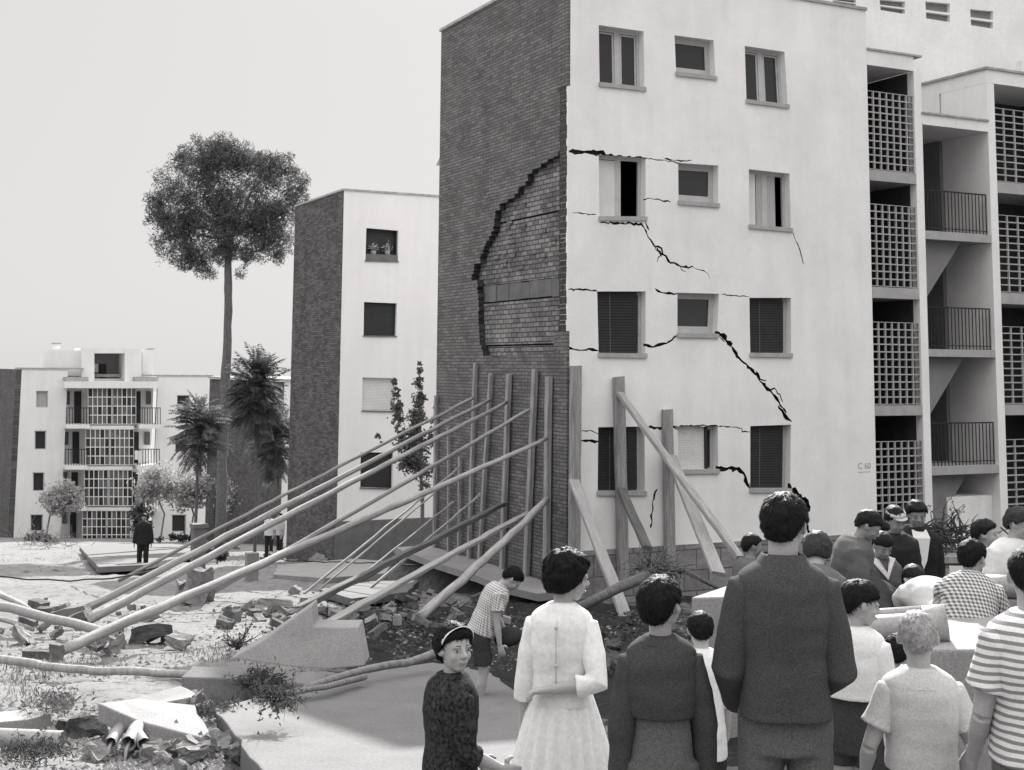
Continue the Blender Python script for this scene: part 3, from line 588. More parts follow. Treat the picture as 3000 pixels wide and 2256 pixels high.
# brick neighbour behind the trees
cN = at_d(613, 850, 70); XN, YN = cN.x, cN.y
nb = empty('apartment_building', (XN, YN, gz(XN, YN)), 'dark brick end of a block half hidden behind the young trees', 'building')
ybk = on_x(452, 850, XN).y; ztn = on_x(540, 822, XN).z
m = MB(); m.box(XN, XN+.3, YN+.002, ybk, gz(XN, YN)-5, ztn); m.build('brick_end_wall', MAT['brick_far'], nb)
m = MB(); m.box(XN+.01, XN+8, YN, YN+.3, gz(XN, YN)-5, ztn+.02); m.build('front_wall', MAT['plaster_far'], nb)
m = MB(); m.box(XN-.1, XN+8, YN-.1, ybk, ztn+.03, ztn+.16); m.build('roof', MAT['coping'], nb)
# ================================================================== shoring timbers
def beam(name, p0, p1, w, t, mat, label, cat, group=None, shape='square', seed=0, w1=None, jit=.004, bend=.0):
    """a timber from p0 to p1, built along its own Z axis so that the grain runs along it"""
    p0, p1 = Vector(p0), Vector(p1); L = (p1-p0).length; rs = random.Random(seed+17); n = max(4, int(L/.35)); w1 = w if w1 is None else w1
    m = MB(); rings = []; bx, by = rs.uniform(-bend, bend), rs.uniform(-bend, bend); ph = rs.uniform(0, 6)
    for k in range(n+1):
        u = k/n; z = L*u; ww = w+(w1-w)*u; tt = t*(ww/w); ox = bx*math.sin(math.pi*u)+rs.uniform(-jit, jit); oy = by*math.sin(math.pi*u)+rs.uniform(-jit, jit)
        if bend: ox += .25*bend*math.sin(5*u+ph); oy += .25*bend*math.cos(4*u+ph)
        if shape == 'round':
            rings.append([(ox+ww/2*math.cos(a)*(1+rs.uniform(-.05, .05)), oy+ww/2*math.sin(a)*(1+rs.uniform(-.05, .05)), z+(rs.uniform(-.02, .02) if k in (0, n) else 0)) for a in [2*math.pi*i/10 for i in range(10)]])
        else:
            c = .14*min(ww, tt)
            xs = [(-ww/2+c, -tt/2), (ww/2-c, -tt/2), (ww/2, -tt/2+c), (ww/2, tt/2-c), (ww/2-c, tt/2), (-ww/2+c, tt/2), (-ww/2, tt/2-c), (-ww/2, -tt/2+c)]
            rings.append([(ox+a+rs.uniform(-jit, jit)*.5, oy+b+rs.uniform(-jit, jit)*.5, z+(rs.uniform(-.012, .012) if k in (0, n) else 0)) for a, b in xs])
    m.loft(rings)
    me = m.mesh(name, smooth=(shape == 'round')); me.materials.append(MAT[mat]); o = bpy.data.objects.new(name, me); COL.objects.link(o)
    z = (p1-p0).normalized(); x = Vector((1, 0, 0)) if abs(z.x) < .8 else Vector((0, 1, 0))
    if abs(z.z) > .9: x = Vector((0, 1, 0)) if abs(p0.x) < 1 and p0.y > .1 else Vector((1, 0, 0))
    x = (x-z*x.dot(z)).normalized(); y = z.cross(x)
    o.matrix_world = Matrix(((x.x, y.x, z.x, p0.x), (x.y, y.y, z.y, p0.y), (x.z, y.z, z.z, p0.z), (0, 0, 0, 1)))
    return tag(o, label, cat, group)
PG = 'timber posts standing against the brick end wall'
posts = [((160, 330), (150, 1275), 'leftmost post on the brick wall, at its rear edge', .09), ((238, 520), (235, 1285), 'thin shorter post, second from the rear edge of the brick wall', .065), ((305, 705), (300, 1330), 'shortest post on the brick wall, third from its rear edge', .08),
         ((400, 135), (360, 1340), 'tallest leaning post on the brick wall under the foot of the long crack', .10), ((495, 200), (425, 1310), 'leaning post to the right of the tallest one on the brick wall', .10), ((605, 200), (562, 1430), 'post in the middle right of the brick wall carrying the wide dark plank', .13),
         ((765, 170), (708, 1470), 'heavy leaning post next to the last one on the brick wall', .14), ((848, 215), (832, 1440), 'straight heavy post nearest the corner of the brick wall', .15)]
PB = []
for i, (a, b, lab, w) in enumerate(posts):
    A, B = on_x(*z5(*a), -.09), on_x(*z5(*b), -.09); A.x = B.x = -.09; PB.append((A, B))
    if B.z > za: B.z = za+.002
    beam('timber_post', B, A, w, w*.8, 'wood', lab, 'timber post', PG, 'square', i)
FG = 'broad timbers standing against the white front'
fr = []
for i, (a, b, w, lab) in enumerate((((1010, 150), (1000, 1330), .23, 'broad upright plank at the white front corner'), ((1270, 216), (1302, 1500), .235, 'tall upright timber across the dark lower left window'), ((1568, 415), (1588, 1500), .22, 'shorter upright timber left of the pale lower middle window'))):
    A, B = on_y(*z5(*a), -.075), on_y(*z5(*b), -.075); A.y = B.y = -.085; B.z = max(B.z, gz(B.x, B.y)-.1); fr.append((A, B))
    beam('timber_post', B, A, w, .14, 'wood', lab, 'timber post', FG, 'square', 20+i)
RG = 'raking poles shoring the brick end wall'
def on_post(zp, off=-.2): return on_x(*zp, off)
rk = [(z5(385, 345), zl(770, 440), .075, .09, 'round', 'wood', 'rearmost long raking pole, topmost of the parallel row', 1),
      (z5(490, 355), zl(560, 612), .08, .135, 'round', 'wood', 'second long raking pole with thick cut end beside the grey blocks', 0),
      (z5(590, 372), zl(560, 706), .08, .135, 'round', 'wood', 'third long raking pole ending against a wedge block', 0),
      (z5(730, 420), zl(1300, 556), .075, .10, 'round', 'wood', 'fourth long raking pole reaching ground behind the longest one', 0),
      (z5(830, 597), zl(365, 905), .085, .135, 'round', 'wood', 'longest raking pole, its thick end by the ribbed block', 0),
      (z5(300, 770), zk(1440, 880), .06, .08, 'square', 'wood_pale', 'short pale sunlit strut, left of two near the rubble', 0),
      (z5(240, 850), zk(1590, 845), .05, .06, 'square', 'wood_pale', 'thin pale sunlit strut beside the short pale one', 0),
      (z5(435, 930), zk(2055, 905), .06, .08, 'square', 'wood_pale', 'pale strut whose foot stands in dark rubble right of the plank', 0),
      (z5(265, 978), zk(1835, 872), .05, .06, 'square', 'wood_pale', 'thinnest pale strut, its short bright foot behind the dark plank', 0),
      (z5(575, 990), zm(152, 622), .15, .19, 'square', 'wood_dark', 'wide dark raking plank ending above the broken triangular slab', 0),
      (z5(720, 1045), zm(345, 715), .12, .14, 'square', 'wood_pale', 'long squared raking beam with bright end by the triangular slab', 0),
      (z5(838, 962), zm(950, 675), .13, .165, 'round', 'wood', 'nearest thick raking pole, its foot in dark soil behind the girl', 0)]
for i, (a, b, w0, w1, sh, mt, lab, beh) in enumerate(rk):
    A = on_post(a, -.2); B = G(*b, w1*.4)
    beam('raking_pole', B, A, w1, w1 if sh == 'round' else w1*.55, mt, lab, 'raking pole', RG, sh, 40+i, w0, .012, .028 if sh == 'round' else .008)
FP_ = 'raking props on the white front'
def toward(a, y0, b, d): return on_y(*a, y0), at_d(b[0], b[1], d)
for i, (a, b, d, w, t, mt, lab) in enumerate([(z5(1280, 320), (1598, 1205), 23.2, .15, .10, 'wood', 'longest raking prop crossing from the tall front timber towards the crowd'),
      (z5(1000, 850), (1352, 1335), 23.0, .22, .09, 'wood_pale', 'broad pale prop leaning on the corner plank of the white front'),
      (z5(1292, 905), z5(1450, 1260), 24.6, .18, .09, 'wood_dark', 'dark prop ending in the uprooted root ball'),
      (z5(1590, 700), (1552, 1240), 22.6, .24, .08, 'wood_pale', 'wide bright plank with dark edge leaning beside the suited man')]):
    A, B = toward(a, -.2, b, d); B.z = B.z
    beam('raking_prop', B, A, w, t, mt, lab, 'raking prop', FP_, 'square', 70+i, None, .005, .01)
# loose poles on the ground at the left
def lying(name, pts, r0, r1, mat, label, cat, group=None, lift=.1, n=9):
    P = [G(a, b, lift) if len(c) == 0 else G(a, b, c[0]) for (a, b, *c) in pts]; Q = []
    for a, b in zip(P[:-1], P[1:]):
        k = max(2, int((b-a).length/.5)); Q += [a.lerp(b, i/k) for i in range(k)]
    Q.append(P[-1]); rs = random.Random(len(label)); N = len(Q)
    Q = [q+Vector((rs.uniform(-.015, .015), rs.uniform(-.015, .015), rs.uniform(-.015, .015))) for q in Q]
    m = MB(); m.tube(Q, [(r0+(r1-r0)*i/(N-1))*rs.uniform(.975, 1.025) for i in range(N)], n)
    return m.build(name, MAT[mat], None, tuple(Q[0]), True, label, cat, group)
lying('timber_log', [(-40, 1301, .30), (60, 1322, .26), (160, 1345, .2), (246, 1372, .14)], .075, .06, 'wood_pale', 'pale bright log running in from the left edge over the wedge', 'log')
lying('timber_pole', [(-40, 1262, .3), (20, 1292, .2), (70, 1318, .12)], .06, .04, 'wood', 'dark pole end entering from the left edge above the pale log', 'pole')
lying('timber_pole', [(-40, 1330, .18), (20, 1342, .12), (70, 1358, .05)], .035, .03, 'wood_pale', 'thin pale pole under the pale log at the left edge', 'pole')
lying('timber_pole', [(-40, 1423, .10), (60, 1431, .1), (90, 1437, .11), (150, 1447, .1), (210, 1450, .1), (300, 1452, .1), (385, 1455, .1), (470, 1459, .1)], .045, .038, 'wood', 'long crooked pole lying across the foreground dirt', 'pole')
lying('timber_pole', [(640, 1492, .2), (720, 1468, .24), (800, 1444, .24), (880, 1428, .26), (950, 1408, .3)], .03, .04, 'bark_pale', 'slender crooked branch lying along the rear edge of the big slab', 'branch')
lying('timber_pole', [(620, 1500, .2), (700, 1482, .22), (790, 1462, .2)], .02, .03, 'bark_pale', 'thin rod beside the slender crooked branch', 'branch')
lying('rope', [(-40, 1242, .3), (60, 1251, .16), (150, 1254, .12), (240, 1248, .3), (330, 1232, .55), (400, 1205, .8)], .018, .018, 'twig', 'slack dark rope sagging across the shaded ground at left', 'rope', n=6)
lying('rope', [(560, 1205, .8), (700, 1213, .5), (800, 1216, .6), (900, 1222, .5)], .014, .014, 'twig', 'thin dark rope stretched behind the raking poles', 'rope', n=6)
# ================================================================== slabs, blocks and pipes
def flat_slab(name, pix, lift, th, mat, label, cat, group=None, tilt=None):
    P = [G(a, b, lift if not c else c[0]) for (a, b, *c) in pix]; org = sum(P, Vector())/len(P); Q = []
    rs = random.Random(len(pix))
    for a, b in zip(P, P[1:]+P[:1]):                      # chipped edges
        k = max(1, int((b-a).length/.22))
        for i in range(k): Q.append(a.lerp(b, i/k)+(Vector((rs.uniform(-.018, .018), rs.uniform(-.018, .018), 0)) if i else Vector()))
    m = MB(); m.prism(Q, (0, 0, -th)); o = m.build(name, MAT[mat], None, tuple(org), False, label, cat, group); recalc(o)
    bv = o.modifiers.new('b', 'BEVEL'); bv.width = .012; bv.segments = 2; bv.limit_method = 'ANGLE'; bv.angle_limit = R(50); return o
flat_slab('concrete_slab', [(462, 1530), (560, 1503), (690, 1472), (830, 1446), (935, 1430), (1060, 1452), (1130, 1505), (1185, 1590), (1230, 1760), (645, 1760)], .12, .18, 'concrete_pale', 'largest pale concrete slab lying flat in the foreground beside the girl', 'concrete slab')
flat_slab('concrete_slab', [(212, 1518, .34), (300, 1508, .30), (422, 1522, .22), (452, 1578, .13), (435, 1592, .11), (300, 1556, .22)], .3, .13, 'concrete', 'tilted slab with dark front edge above the broken pipes', 'concrete slab')
flat_slab('concrete_slab', [(268, 1514, .06), (390, 1480, .16), (422, 1497, .15), (412, 1505, .14), (330, 1519, .06)], .2, .12, 'concrete', 'flat wedge of slab just behind the tilted one', 'concrete slab')
flat_slab('concrete_slab', [(-40, 1540, .12), (90, 1528, .12), (112, 1540, .1), (60, 1552, .08), (-40, 1562, .1)], .2, .12, 'concrete', 'low slab fragment at the left edge behind the stoneware pipe', 'concrete slab')
flat_slab('concrete_slab', [(172, 1181, .22), (228, 1174, .22), (420, 1174, .22), (440, 1192, .22), (310, 1219, .22), (212, 1224, .22)], .4, .16, 'concrete_pale', 'distant pale slab the dark-suited man stands beside', 'concrete slab')
flat_slab('concrete_slab', [(600, 1220, .15), (760, 1206, .2), (890, 1215, .2), (905, 1232, .15), (700, 1248, .1), (590, 1240, .1)], .2, .2, 'concrete', 'grey slab in the shade behind the raking poles', 'concrete slab')
flat_slab('concrete_slab', [(690, 1272, .2), (800, 1255, .22), (905, 1252, .2), (880, 1278, .15), (760, 1292, .12)], .2, .15, 'concrete_dark', 'dark slab under the long raking poles near the rubble', 'concrete slab')
def up_slab(name, pix, d, lean, th, mat, label, cat):
    P = []
    yb = max(b for a, b in pix)
    for a, b in pix: P.append(at_d(a, b, d+lean*(yb-b)/2884*d))
    org = sum(P, Vector())/len(P); Q = []; rs = random.Random(3)
    for a, b in zip(P, P[1:]+P[:1]):
        k = max(1, int((b-a).length/.2)); Q += [a.lerp(b, i/k)+(Vector((0, 0, rs.uniform(-.012, .012))) if i else Vector()) for i in range(k)]
    m = MB(); m.prism(Q, tuple(FH*th+RH*th*.15+Vector((0, 0, .04)))); o = m.build(name, MAT[mat], None, tuple(org), False, label, cat); recalc(o)
    bv = o.modifiers.new('b', 'BEVEL'); bv.width = .014; bv.segments = 2; bv.limit_method = 'ANGLE'; bv.angle_limit = R(50); return o
up_slab('broken_slab', [(498, 1422), (560, 1388), (620, 1345), (672, 1308), (676, 1353), (772, 1354), (787, 1438), (700, 1446), (623, 1440)], 13.6, .55, .22, 'concrete', 'triangular broken slab tipped up on edge in the centre left', 'concrete slab')
up_slab('broken_slab', [(390, 1462), (470, 1464), (560, 1470), (690, 1476), (640, 1502), (520, 1530), (440, 1522), (391, 1502)], 12.0, .35, .28, 'concrete_dark', 'dark slab on edge under the uprooted brush', 'concrete slab')
def block(name, pix, d, size, rot, mat, label, cat, group=None, seed=0, rough=.02):
    c = G(pix[0], pix[1]); c = at_d(pix[0], pix[1], d) if d else G(pix[0], pix[1], size[2]*.42); rs = random.Random(seed)
    bm = bmesh.new(); bmesh.ops.create_cube(bm, size=1); bmesh.ops.subdivide_edges(bm, edges=bm.edges, cuts=3, use_grid_fill=True)
    for v in bm.verts:
        v.co = Vector((v.co.x*size[0], v.co.y*size[1], v.co.z*size[2])); q = v.co*3+Vector((seed, seed*2.3, 1)); v.co += Vector(mnoise.noise_vector(q))*rough*2+Vector((rs.uniform(-1, 1), rs.uniform(-1, 1), rs.uniform(-1, 1)))*rough*.3
    me = bpy.data.meshes.new(name); bm.to_mesh(me); bm.free(); me.materials.append(MAT[mat]); o = bpy.data.objects.new(name, me); COL.objects.link(o); o.location = c; o.rotation_euler = rot
    return tag(o, label, cat, group)
A_ = math.atan2(RH.y, RH.x)
WGp = 'foot blocks wedging the raking poles'
block('wedge_block', zl(450, 655), None, (.60, .3, .2), (0, R(-16), A_), 'concrete_pale', 'long pale block under the ends of the second and third poles', 'foot block', None, 1)
block('wedge_block', zl(510, 690), None, (.23, .2, .2), (0, R(-18), A_+.3), 'brick_loose', 'dark cube at the tip of the third raking pole', 'foot block', None, 2)
block('wedge_block', zl(358, 903), None, (.13, .12, .18), (R(4), R(6), A_), 'concrete_dark', 'ribbed dark block upright at the foot of the longest pole', 'foot block', None, 3)
block('wedge_block', zl(245, 912), None, (.30, .12, .10), (0, R(3), A_), 'wood_dark', 'dark timber offcut lying left of the ribbed block', 'foot block', None, 4)
block('stone_block', zl(245, 610), None, (.27, .22, .24), (0, R(8), A_-.4), 'brick_loose', 'dark cube tilted behind a lower one, left of the pole ends', 'stone block', None, 5)
block('stone_block', zl(298, 640), None, (.28, .2, .16), (0, 0, A_), 'brick_loose', 'dark oblong block right in front of the tilted cube', 'stone block', None, 6)
block('stone_block', zl(400, 615), None, (.25, .18, .15), (0, R(-20), A_), 'rock', 'small tipped block to the right of the dark oblong one', 'stone block', None, 7)
block('stone_block', zl(180, 705), None, (.26, .2, .13), (0, R(12), A_), 'brick_loose', 'dark block under the pale log near the left edge', 'stone block', None, 8)
block('stone_block', zl(965, 665), None, (.42, .2, .18), (0, R(-26), A_), 'concrete', 'pale tilted block leaning on the longest pole', 'stone block', None, 9)
block('stone_block', zl(830, 695), None, (.2, .18, .16), (R(10), R(-20), A_), 'brick_loose', 'dark cube just left of the tilted pale block', 'stone block', None, 10)
block('stone_block', zl(745, 730), None, (.2, .16, .14), (0, R(5), A_), 'rock', 'low grey block at the left of the dark cube under the longest pole', 'stone block', None, 11)
block('stone_block', zl(975, 775), None, (.5, .3, .22), (0, R(-8), A_+.2), 'brick_loose', 'large dark lump in the shadow below the longest pole', 'stone block', None, 12, .05)
block('stone_block', zl(1100, 790), None, (.17, .14, .1), (0, 0, A_), 'rock', 'small stone right of the large dark lump', 'stone block', None, 13, .04)
block('stone_block', zk(1350, 850), None, (.19, .17, .19), (R(8), R(38), A_), 'brick_pale', 'pale block standing on its corner at the top of the rubble', 'stone block', None, 14)
block('stone_block', zk(1125, 990), None, (.56, .3, .13), (R(-14), R(6), A_+.1), 'brick_pale', 'sunlit flat chunk of masonry with ridged top in the rubble', 'stone block', None, 15, .04)
block('stone_block', zk(680, 1125), None, (.2, .19, .2), (0, R(10), A_+.5), 'brick_loose', 'round dark stone at the left of the rubble heap', 'stone block', None, 16, .08)
block('stone_block', zk(580, 1220), None, (.25, .2, .14), (0, R(4), A_), 'brick_loose', 'dark oblong stone below the round one', 'stone block', None, 17, .04)
block('stone_block', zk(1600, 1130), None, (.32, .24, .21), (0, R(-8), A_), 'dirt_dark', 'dark hollow block right of the triangular slab tip', 'stone block', None, 18, .06)
block('stone_block', zl(515, 1385), None, (.26, .2, .16), (0, R(6), A_+.3), 'dirt_dark', 'dark boulder between the tilted slab and the stoneware pipe', 'stone block', None, 19, .09)
block('stone_block', zl(1000, 1545), None, (.15, .13, .13), (R(5), 0, A_), 'concrete_pale', 'white stone beside the broken pipe ends', 'stone block', None, 20, .07)
block('stone_block', zl(1095, 1470), None, (.13, .1, .09), (0, R(-6), A_), 'rock', 'pale stone under the tip of the tilted slab', 'stone block', None, 21, .06)
block('stone_block', zl(1195, 1440), None, (.12, .1, .07), (0, 0, A_+.6), 'concrete_pale', 'small white stone by the corner of the largest slab', 'stone block', None, 22, .06)
block('stone_block', zl(1185, 1570), None, (.17, .13, .08), (0, R(4), A_+.2), 'rock', 'flat grey stone at the bottom between pipes and slab', 'stone block', None, 23, .06)
block('stone_block', zl(1290, 1560), None, (.12, .1, .08), (0, 0, A_+.9), 'brick_loose', 'dark stone against the left edge of the largest slab', 'stone block', None, 24, .06)
for i, (x, y, s) in enumerate(((1275, 470, .5), (1215, 490, .36), (1330, 500, .38), (1295, 420, .26))):
    block('stone_block', zl(x, y), at_d(0, 0, 1).length and 24.6+.2*i, (s, s*.9, s*1.1), (R(8*i), R(10-6*i), A_+.4*i), 'rock', ['largest pointed stone of the small cairn under the poles', 'left stone of the small cairn under the poles', 'right stone of the small cairn under the poles', 'top stone of the small cairn under the poles'][i], 'stone block', None, 30+i, .09)
def pipe(name, a, b, r, label, mat='stoneware', open_=True, rods=False, collar=False):
    a, b = Vector(a), Vector(b); root = empty(name, tuple(a), label, 'pipe'); ORG[root.name] = a.copy()
    m = MB(); t = (b-a).normalized(); u = t.orthogonal().normalized(); w = t.cross(u); rs = random.Random(int(a.x*100)); n = 20
    chip = [rs.uniform(-.05, .05)*r*3 for i in range(n)]
    def ring(p, rad, ch): return [p+(u*math.cos(2*math.pi*i/n)+w*math.sin(2*math.pi*i/n))*rad+(t*chip[i] if ch else Vector()) for i in range(n)]
    m.loft([ring(a, r, 1), ring(a.lerp(b, .5), r, 0), ring(b, r, 0), ring(b, r*.85, 0), ring(a.lerp(b, .5), r*.85, 0), ring(a, r*.85, 1), ring(a, r, 1)], False)
    m.build('barrel', MAT[mat], root, None, True)
    if collar: m = MB(); m.loft([ring(b-t*.13, r*1.5, 0), ring(b, r*1.55, 0), ring(b, r*.9, 0), ring(b-t*.13, r*.9, 0), ring(b-t*.13, r*1.5, 0)], False); m.build('collar', MAT[mat], root, None, True)
    m = MB(); m.loft([ring(a+t*.09, r*.845, 0), ring(a+t*.12, r*.845, 0)], True); m.build('silt_plug', MAT['stoneware_inner'], root)
    if rods:
        c = a-t*.01; m = MB(); m.tube([c+t*.1, c-t*.03+Vector((0, 0, -.02)), c-t*.06+Vector((0, 0, -.09)), c-t*.07+Vector((0, 0, -.16))], [.012, .012, .011, .009], 7); m.build('core_rod', MAT['stoneware'], root, None, True)
    return root
pa = G(135, 1598, .08); pb = G(-90, 1588, .10); pipe('drain_pipe', pa, pb, .062, 'long pale stoneware pipe lying in from the left edge', 'stoneware')
for i, ((x, y), lab) in enumerate((((715, 1490), 'left broken pipe stub with hanging core below the tilted slab'), ((830, 1492), 'middle and largest broken pipe stub with hanging core'), ((930, 1490), 'right broken pipe stub opening sideways, without core'))):
    p = G(*zl(x, y), .10); q = p+FH*.22+RH*(.0 if i < 2 else -.14)+Vector((0, 0, .05)); pipe('drain_pipe', p, q, .042+.01*(i == 1), lab, 'stoneware', rods=i < 2)
# low concrete wall and pipes where the men work (right)
def wall_run(pix_d, top_w, h, label):
    P = [at_d(x, y, d) for x, y, d in pix_d]; m = MB(); L = [p for p in P]
    for a, b in zip(P[:-1], P[1:]):
        t = Vector((b.x-a.x, b.y-a.y, 0)).normalized(); nrm = Vector((-t.y, t.x, 0)); nrm = nrm if nrm.dot(FH) > 0 else -nrm
        m.prism([a, b, b+nrm*top_w, a+nrm*top_w], (0, 0, -h)); 
    o = m.build('concrete_wall', MAT['concrete'], None, tuple(P[0]), False, label, 'low wall'); recalc(o)
    bv = o.modifiers.new('b', 'BEVEL'); bv.width = .015; bv.segments = 2; return o
wall_run([(1492, 1290, 10.6), (1640, 1286, 10.3)], .95, 1.3, 'low concrete wall whose bright top shows left of the suited man')
wall_run([(1868, 1402, 7.7), (2260, 1402, 7.4)], 1.15, 1.2, 'low concrete wall with pale top behind the blond boy')
a = at_d(2044, 1346, 7.85); b = at_d(1760, 1364, 8.0); pipe('drain_pipe', b, a, .072, 'ribbed pale pipe with wide collar on the wall behind the blond boy', collar=True)
a = at_d(1990, 1322, 8.40); b = at_d(1780, 1336, 8.45); pipe('drain_pipe', b, a, .04, 'thin pale pipe lying behind the ribbed one')
a = at_d(2060, 1262, 10.5); b = at_d(2230, 1268, 10.0); pipe('drain_pipe', a, b, .085, 'pale pipe half hidden behind the plaid shirt at the right')
wall_run([(2035, 1292, 10.4), (2260, 1296, 9.9)], .5, 1.2, 'low concrete wall carrying a pale pipe, behind the plaid shirt')
# white post with a cap at the left, small stone posts
p = gx(431, 40); pr = empty('gate_post', tuple(p), 'square white gate post with a cap between the pine and the man', 'gate post'); ORG[pr.name] = p.copy()
m = MB(); zt = at_d(431, 1130, 40).z; m.box(p.x-.19, p.x+.19, p.y-.19, p.y+.19, p.z-.3, zt-.12); m.build('shaft', MAT['concrete_pale'], pr)
m = MB(); m.box(p.x-.23, p.x+.23, p.y-.23, p.y+.23, zt-.118, zt); m.build('cap', MAT['concrete_pale'], pr)
p = gx(547, 34); m = MB(); zt = at_d(547, 1192, 34).z; m.prism([p+Vector((-.15, -.12, -.2)), p+Vector((.15, -.12, -.2)), p+Vector((.15, .12, -.2)), p+Vector((-.15, .12, -.2))], (0, 0, zt-p.z+.2)); o = m.build('stone_post', MAT['concrete'], None, tuple(p), label='short grey stone post in the shade under the raking poles', cat='stone post'); recalc(o)
# handcart with uprooted brush, right
c = at_d(2050, 1188, 15.0); zg = gz(c.x, c.y); tr = empty('trestle', (c.x, c.y, zg), 'wooden trestle loaded with brush before the stair entrance', 'trestle'); ORG[tr.name] = tr.location.copy()
m = MB(); q = c+Vector((0, 0, -.1)); m.tube([q-RH*.6, q+RH*.55], .07, 6); m.tube([q-RH*.6+FH*.5, q+RH*.55+FH*.5], .07, 6); m.build('rail', MAT['wood'], tr)
for a in (-.5, .45):
    for b in (0, .5): m = MB(); m.tube([q+RH*a+FH*b, q+RH*a+FH*b+Vector((0, 0, zg-q.z))], .045, 6); m.build('leg', MAT['wood'], tr)
def twigs(name, c, spread, n, L, r, label, cat, mat='twig', seed=0, up=.3, leaves=0, parent=None, lmat='leaf_dark'):
    rs = random.Random(seed); m = MB()
    for i in range(n):
        p = Vector(c)+Vector((rs.gauss(0, spread*.33), rs.gauss(0, spread*.33), abs(rs.gauss(0, spread*.12)))); d = Vector((rs.gauss(0, 1), rs.gauss(0, 1), rs.gauss(up, .5))).normalized(); l = L*rs.uniform(.4, 1.2); pts = [p]
        for k in range(4): d = (d+Vector((rs.gauss(0, .35), rs.gauss(0, .35), rs.gauss(-.05, .3)))).normalized(); pts.append(pts[-1]+d*l/4)
        m.tube(pts, [r, r*.8, r*.6, r*.4, r*.2], 5)
        if name == 'uprooted_brush': m.tube([Vector(c), Vector(c).lerp(p, .5)+Vector((0, 0, rs.uniform(-.04, .02))), p], [r*1.2, r, r], 5)
        for k in range(leaves):
            q = pts[rs.randint(1, 4)]+Vector((rs.gauss(0, .015), rs.gauss(0, .015), rs.gauss(0, .015))); a = Vector((rs.gauss(0, 1), rs.gauss(0, 1), rs.gauss(0, 1))).normalized()*rs.uniform(.012, .03); b = a.orthogonal().normalized()*.009
            m.add([q-a, q-b, q+a, q+b], [(0, 1, 2, 3)], 1)
    return m.build(name, [MAT[mat], MAT[lmat]], parent, None if parent else tuple(c), False, label, cat)
twigs('brush_bundle', c+Vector((0, 0, .06))+FH*.3, .6, 150, .45, .012, 'tangle of dark brush piled on the wooden trestle', 'brush', seed=3, up=.1, leaves=6)
# uprooted small tree in front of the white front
c = at_d(1425, 1232, 22.5); rt = empty('uprooted_tree', tuple(c), 'small uprooted tree, its root ball against the white front', 'uprooted tree'); ORG[rt.name] = c.copy()
lo_ = at_d(1250, 1312, 20.5); m = MB(); m.tube([c, c.lerp(lo_, .5)+Vector((0, 0, .03)), lo_], [.10, .085, .07], 9); m.build('trunk', MAT['bark'], rt, None, True)
m = MB(); e = at_d(1560, 1275, 22.5); m.tube([c, c.lerp(e, .4)+Vector((0, 0, .12)), e], [.06, .045, .03], 7); m.build('root', MAT['bark'], rt, None, True)
twigs('root_ball', c, .5, 170, .55, .014, None, None, 'bark', 5, .2, 0, rt)
# brush heaps in the foreground
cb = G(565, 1474, .16); twigs('uprooted_brush', cb, .30, 170, .17, .005, 'uprooted dark brush with hanging roots on the dark slab edge', 'brush', 'twig', 7, -.05, 2, None, 'twig')
cb = G(600, 1505, .35); twigs('uprooted_brush', cb, .2, 110, .2, .004, 'hanging root cluster at the far corner of the largest slab', 'brush', 'twig', 8, -.3, 4)
cb = G(512, 1395, .35); twigs('uprooted_brush', cb, .10, 22, .30, .007, 'dark twig rising left of the triangular slab', 'brush', 'twig', 9, .6, 4)
cb = G(120, 1530, .12); twigs('dry_weeds', cb, .34, 190, .12, .003, 'patch of dry weeds behind the pale stoneware pipe', 'weeds', 'bark_pale', 10, .9, 1)
cb = G(80, 1640, .1); twigs('dry_weeds', cb, .34, 200, .12, .003, 'dark dry weeds in the bottom left corner', 'weeds', 'twig', 11, .8, 1)
cb = G(445, 1545, .08); twigs('dry_weeds', cb, .3, 120, .1, .003, 'weeds at the corner gap between the slabs', 'weeds', 'twig', 12, .5, 4)
cb = G(105, 1180, .1); twigs('dry_weeds', cb, 2.2, 120, .9, .012, 'pale weeds in front of the distant block', 'weeds', 'bark_pale', 13, .9, 3)
# earth bank under the hanging pavement
m = MB(); n = 46; rows = []; rs = random.Random(4)
for k, (ox, dz) in enumerate(((-.25, -.13), (-.62, -.20), (-.85, -.55), (-1.25, -.95), (-1.9, -1.15), (-2.6, -1.3))):
    row = []
    for i in range(n+1):
        y = -.9+(DEP+1.6)*i/n; q = Vector((ox*3, y*1.6, k*1.1)); nn = mnoise.noise(q)*.28*(k > 0)+mnoise.noise(q*3.3)*.12*(k > 0)
        x = ox+nn*.8-(.45 if 1 < i/n*8 < 5 and k in (1, 2) else 0)*-1*.6; z = za+dz+nn*.5
        if k >= 4: z = min(z, gz(x, y)+.02)
        row.append((x, y, z))
    rows.append(row)
for r in rows: m.v += r
for k in range(len(rows)-1):
    for i in range(n): a = k*(n+1)+i; m.f.append((a, a+1, a+n+2, a+n+1)); m.mi.append(0)
m.build('earth_bank', MAT['dirt_dark'], None, (0, 0, 0), True, kind='structure')
